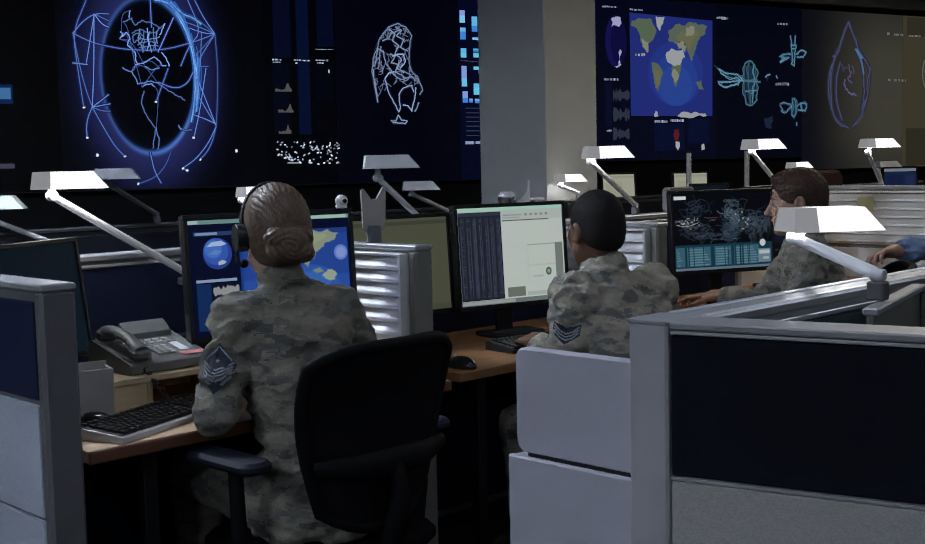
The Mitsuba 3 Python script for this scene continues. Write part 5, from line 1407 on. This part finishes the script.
# ------------------------------------------------------------------ office chairs
def chair(label, u, v, az, arms=True, group=None):
    """local y is where the sitter looks"""
    t = thing('office_chair', label, 'chair', group)
    a = math.radians(az); M = mat(np.array([math.cos(a), -math.sin(a), 0]), np.array([math.sin(a), math.cos(a), 0]), A * u + V * v)
    g = lambda s, z: np.array([s * (.150 + .080 * np.sin((z - .50) / .46 * 2.0)), -.235 - .07 * ((z - .66) / .3) ** 2 * (1 if z > .66 else -.4) + .055 * abs(s) ** 2.2 - .02, z])
    out = [g(-1, z) for z in np.linspace(.54, .90, 9)]
    top = [g(s, .90 + .055 * (1 - abs(s) ** 4) - .012 * (1 - s * s)) for s in np.linspace(-1, 1, 15)[1:-1]]
    bot = [g(s, .54 - .05 * (1 - abs(s) ** 3)) for s in np.linspace(1, -1, 13)[1:-1]]
    ring = np.array(out + top + [g(1, z) for z in np.linspace(.90, .54, 9)] + bot)
    part(t, 'back_frame', tube(ring, .015, 10, closed=True), 'm_chair', M, smooth=True)
    nz, ns = 16, 17
    zs, ss = np.linspace(0, 1, nz), np.linspace(-1, 1, ns)
    gv = []
    for q in zs:
        for s in ss:
            z0, z1 = .54 - .05 * (1 - abs(s) ** 3), .90 + .055 * (1 - abs(s) ** 4) - .012 * (1 - s * s)
            gv.append(g(s, z0 + (z1 - z0) * q))
    gv = np.array(gv); fs = []
    for i in range(nz - 1):
        for j in range(ns - 1):
            k = i * ns + j; fs += [[k, k + 1, k + ns + 1], [k, k + ns + 1, k + ns]]
    fs = np.array(fs); n = len(gv)
    part(t, 'back_mesh', (np.vstack([gv + [0, .003, 0], gv - [0, .003, 0]]), np.vstack([fs[:, ::-1], fs + n])), 'm_mesh_black', M, smooth=True)
    part(t, 'lumbar_bar', tube([(-.21, -.235, .66), (-.1, -.285, .655), (.1, -.285, .655), (.21, -.235, .66)], [.012, .02, .02, .012], 8, flat=(1, 1.6)), 'm_chair', M, smooth=True)
    part(t, 'back_stem', tube([(0, -.17, .40), (0, -.27, .45), (0, -.305, .56), (0, -.285, .66)], [.028, .03, .026, .018], 10), 'm_chair', M, smooth=True)
    m = rbox(-.245, .245, -.225, .235, .385, .435, .09, axis=2, n=8, b=.018)
    part(t, 'seat', m, 'm_mesh_black', M, smooth=35)
    part(t, 'seat_frame', rbox(-.17, .17, -.18, .16, .345, .386, .05, axis=2, b=.01), 'm_chair', M)
    for s in (-1, 1):
        ar = part(t, 'armrest', cat(tube([(s * .19, -.06, .37), (s * .285, -.06, .40), (s * .30, -.06, .50), (s * .298, -.05, .655)], [.018, .02, .02, .018], 10)), 'm_chair', M, smooth=40)
        pd = rbox(s * .298 - .045, s * .298 + .045, -.16, .12, .655, .685, .04, axis=2, n=6, b=.010)
        put(f'{ar}__pad', pd, 'm_pad', M, smooth=35)
    part(t, 'gas_lift', cat(cyl(.028, .10, .24), cyl(.018, .24, .35)), 'm_chair', M, smooth=40)
    for k in range(5):
        q = rotz(k * 2 * math.pi / 5 + .3)
        lg = part(t, 'leg', moved(hull([(x, y, z) for x, z0, z1, w in ((.02, .075, .13, .028), (.29, .062, .082, .016)) for y in (-w, w) for z in (z0, z1)]), q), 'm_chair', M)
        put(f'{lg}__caster', cat(moved(moved(cyl(.029, -.022, -.006, n=16), np.array([[1, 0, 0, 0], [0, 0, 1, 0], [0, -1, 0, 0], [0, 0, 0, 1.0]])), q @ trans(.285, 0, .029)), moved(moved(cyl(.029, .006, .022, n=16), np.array([[1, 0, 0, 0], [0, 0, 1, 0], [0, -1, 0, 0], [0, 0, 0, 1.0]])), q @ trans(.285, 0, .029)), moved(cyl(.008, .035, .066), q @ trans(.285, 0, 0))), 'm_chair', M)
    part(t, 'adjust_knob', moved(cyl(.012, 0, .05), np.array([[0, 0, 1, .19], [1, 0, 0, -.10], [0, 1, 0, .36], [0, 0, 0, 1.0]])), 'm_chrome', M)
    return t


chair('black mesh office chair in the foreground with the woman in camouflage', 1.885, 2.42, -46)
chair('black office chair of the dark-haired man, its back edge above the right foreground partition', 2.98, 2.16, -44)
chair('black office chair of the man in profile', 4.22, 2.26, -78)
chair('black office chair of the person in the blue shirt', 5.62, 2.21, -50)

# ------------------------------------------------------------------ people
HD = lambda *a: a
p1, PM1, HM1 = person('woman seen from behind in camouflage uniform, brown hair in a bun, wearing a headset', (1.845, 2.37), -37, .44,
    {'left': ((-.245, .07, .765), ((-.13, .28, .80), (.4, 1, -.05), (-.3, 0, 1), .5)), 'right': ((.24, .09, .775), ((.10, .30, .80), (-.3, 1, -.05), (.2, 0, 1), .5))},
    'm_skin_fair', 'm_camo_1', ('bun', 'm_hair_brown'), 11, head_az=-12, head_pitch=-4, lean=.165, slim=.84,
    insignia={'normal': (-.75, -.65, .1), 'down': .135, 'width': .042, 'stripes': 5, 'peak': True})
HA = np.eye(4)
hset = thing('headset', 'black headset with ear cup and microphone on the woman with the bun', 'headset')
th0 = np.linspace(math.radians(-8), math.radians(188), 25)
HW = PM1 @ HM1
band = np.column_stack([.092 * np.cos(th0), -.012 + .042 * np.clip(np.sin(th0), 0, 1), .004 + .128 * np.sin(th0)])
part(hset, 'headband', tube(band, .0075, 8, flat=(1.5, .7)), 'm_black', HW, smooth=True)
s = -1
ec = part(hset, 'ear_cup', moved(cyl(.036, -.012, .014, n=24), np.array([[0, 0, s, s * .096], [1, 0, 0, -.010], [0, 1, 0, -.008], [0, 0, 0, 1.0]])), 'm_black', HW, smooth=40)
put(f'{ec}__cushion', moved(trimesh.creation.torus(.026, .009, 20, 8), np.array([[0, 0, 1, s * .083], [1, 0, 0, -.010], [0, 1, 0, -.008], [0, 0, 0, 1.0]])), 'm_mesh_black', HW, smooth=True)
part(hset, 'temple_pad', rbox(.084, .096, -.024, .010, -.018, .030, .010, axis=0, b=.003), 'm_black', HW, smooth=40)
mb = part(hset, 'microphone_boom', tube([(-.098, 0, -.02), (-.100, .04, -.05), (-.085, .085, -.072), (-.062, .108, -.076)], .0035, 6), 'm_black', HW, smooth=True)
mfoam = trimesh.creation.icosphere(2, .012); mfoam.apply_translation((-.058, .112, -.076))
put(f'{mb}__foam_tip', mfoam, 'm_mesh_black', HW, smooth=True)

person('dark-haired man seen from behind in camouflage uniform, in front of the pillar', (3.01, 2.215), -38, .390,
    {'left': ((-.232, .13, .70), ((-.115, .37, .775), (.35, 1, .0), (-.2, 0, 1), .45)), 'right': ((.265, .15, .72), ((.18, .40, .775), (-.1, 1, 0), (.2, 0, 1), .45))},
    'm_skin_brown', 'm_camo_2', ('buzz', 'm_hair_black'), 23, head_az=-13, head_pitch=-3, head_x=-.040, lean=.145,
    insignia={'normal': (-.75, -.65, .1), 'down': .105, 'width': .042, 'stripes': 3})
person('man in profile facing left in camouflage uniform, short brown hair', (4.235, 2.24), -76, .435,
    {'left': ((-.265, .12, .74), ((-.12, .37, .78), (.3, 1, 0), (-.2, 0, 1), .45)), 'right': ((.30, .26, .75), ((.40, .43, .778), (.25, 1, 0), (.1, 0, 1), .3))},
    'm_skin_tan', 'm_camo_3', ('short', 'm_hair_dark'), 37, head_az=1, head_pitch=-4, lean=.10)
person('person in a light blue shirt at the right edge, mostly outside the picture', (5.62, 2.20), -50, .43,
    {'left': ((-.43, .08, .955), ((-.575, .20, .945), (-.85, .5, -.05), (.1, .3, .95), .6)), 'right': ((.27, .12, .76), ((.16, .38, .78), (-.1, 1, 0), (.2, 0, 1), .4))},
    'm_skin_tan', 'm_blue_shirt', ('short', 'm_hair_dark'), 51, trouser_m='m_trouser_blue', head_az=0, lean=.08)
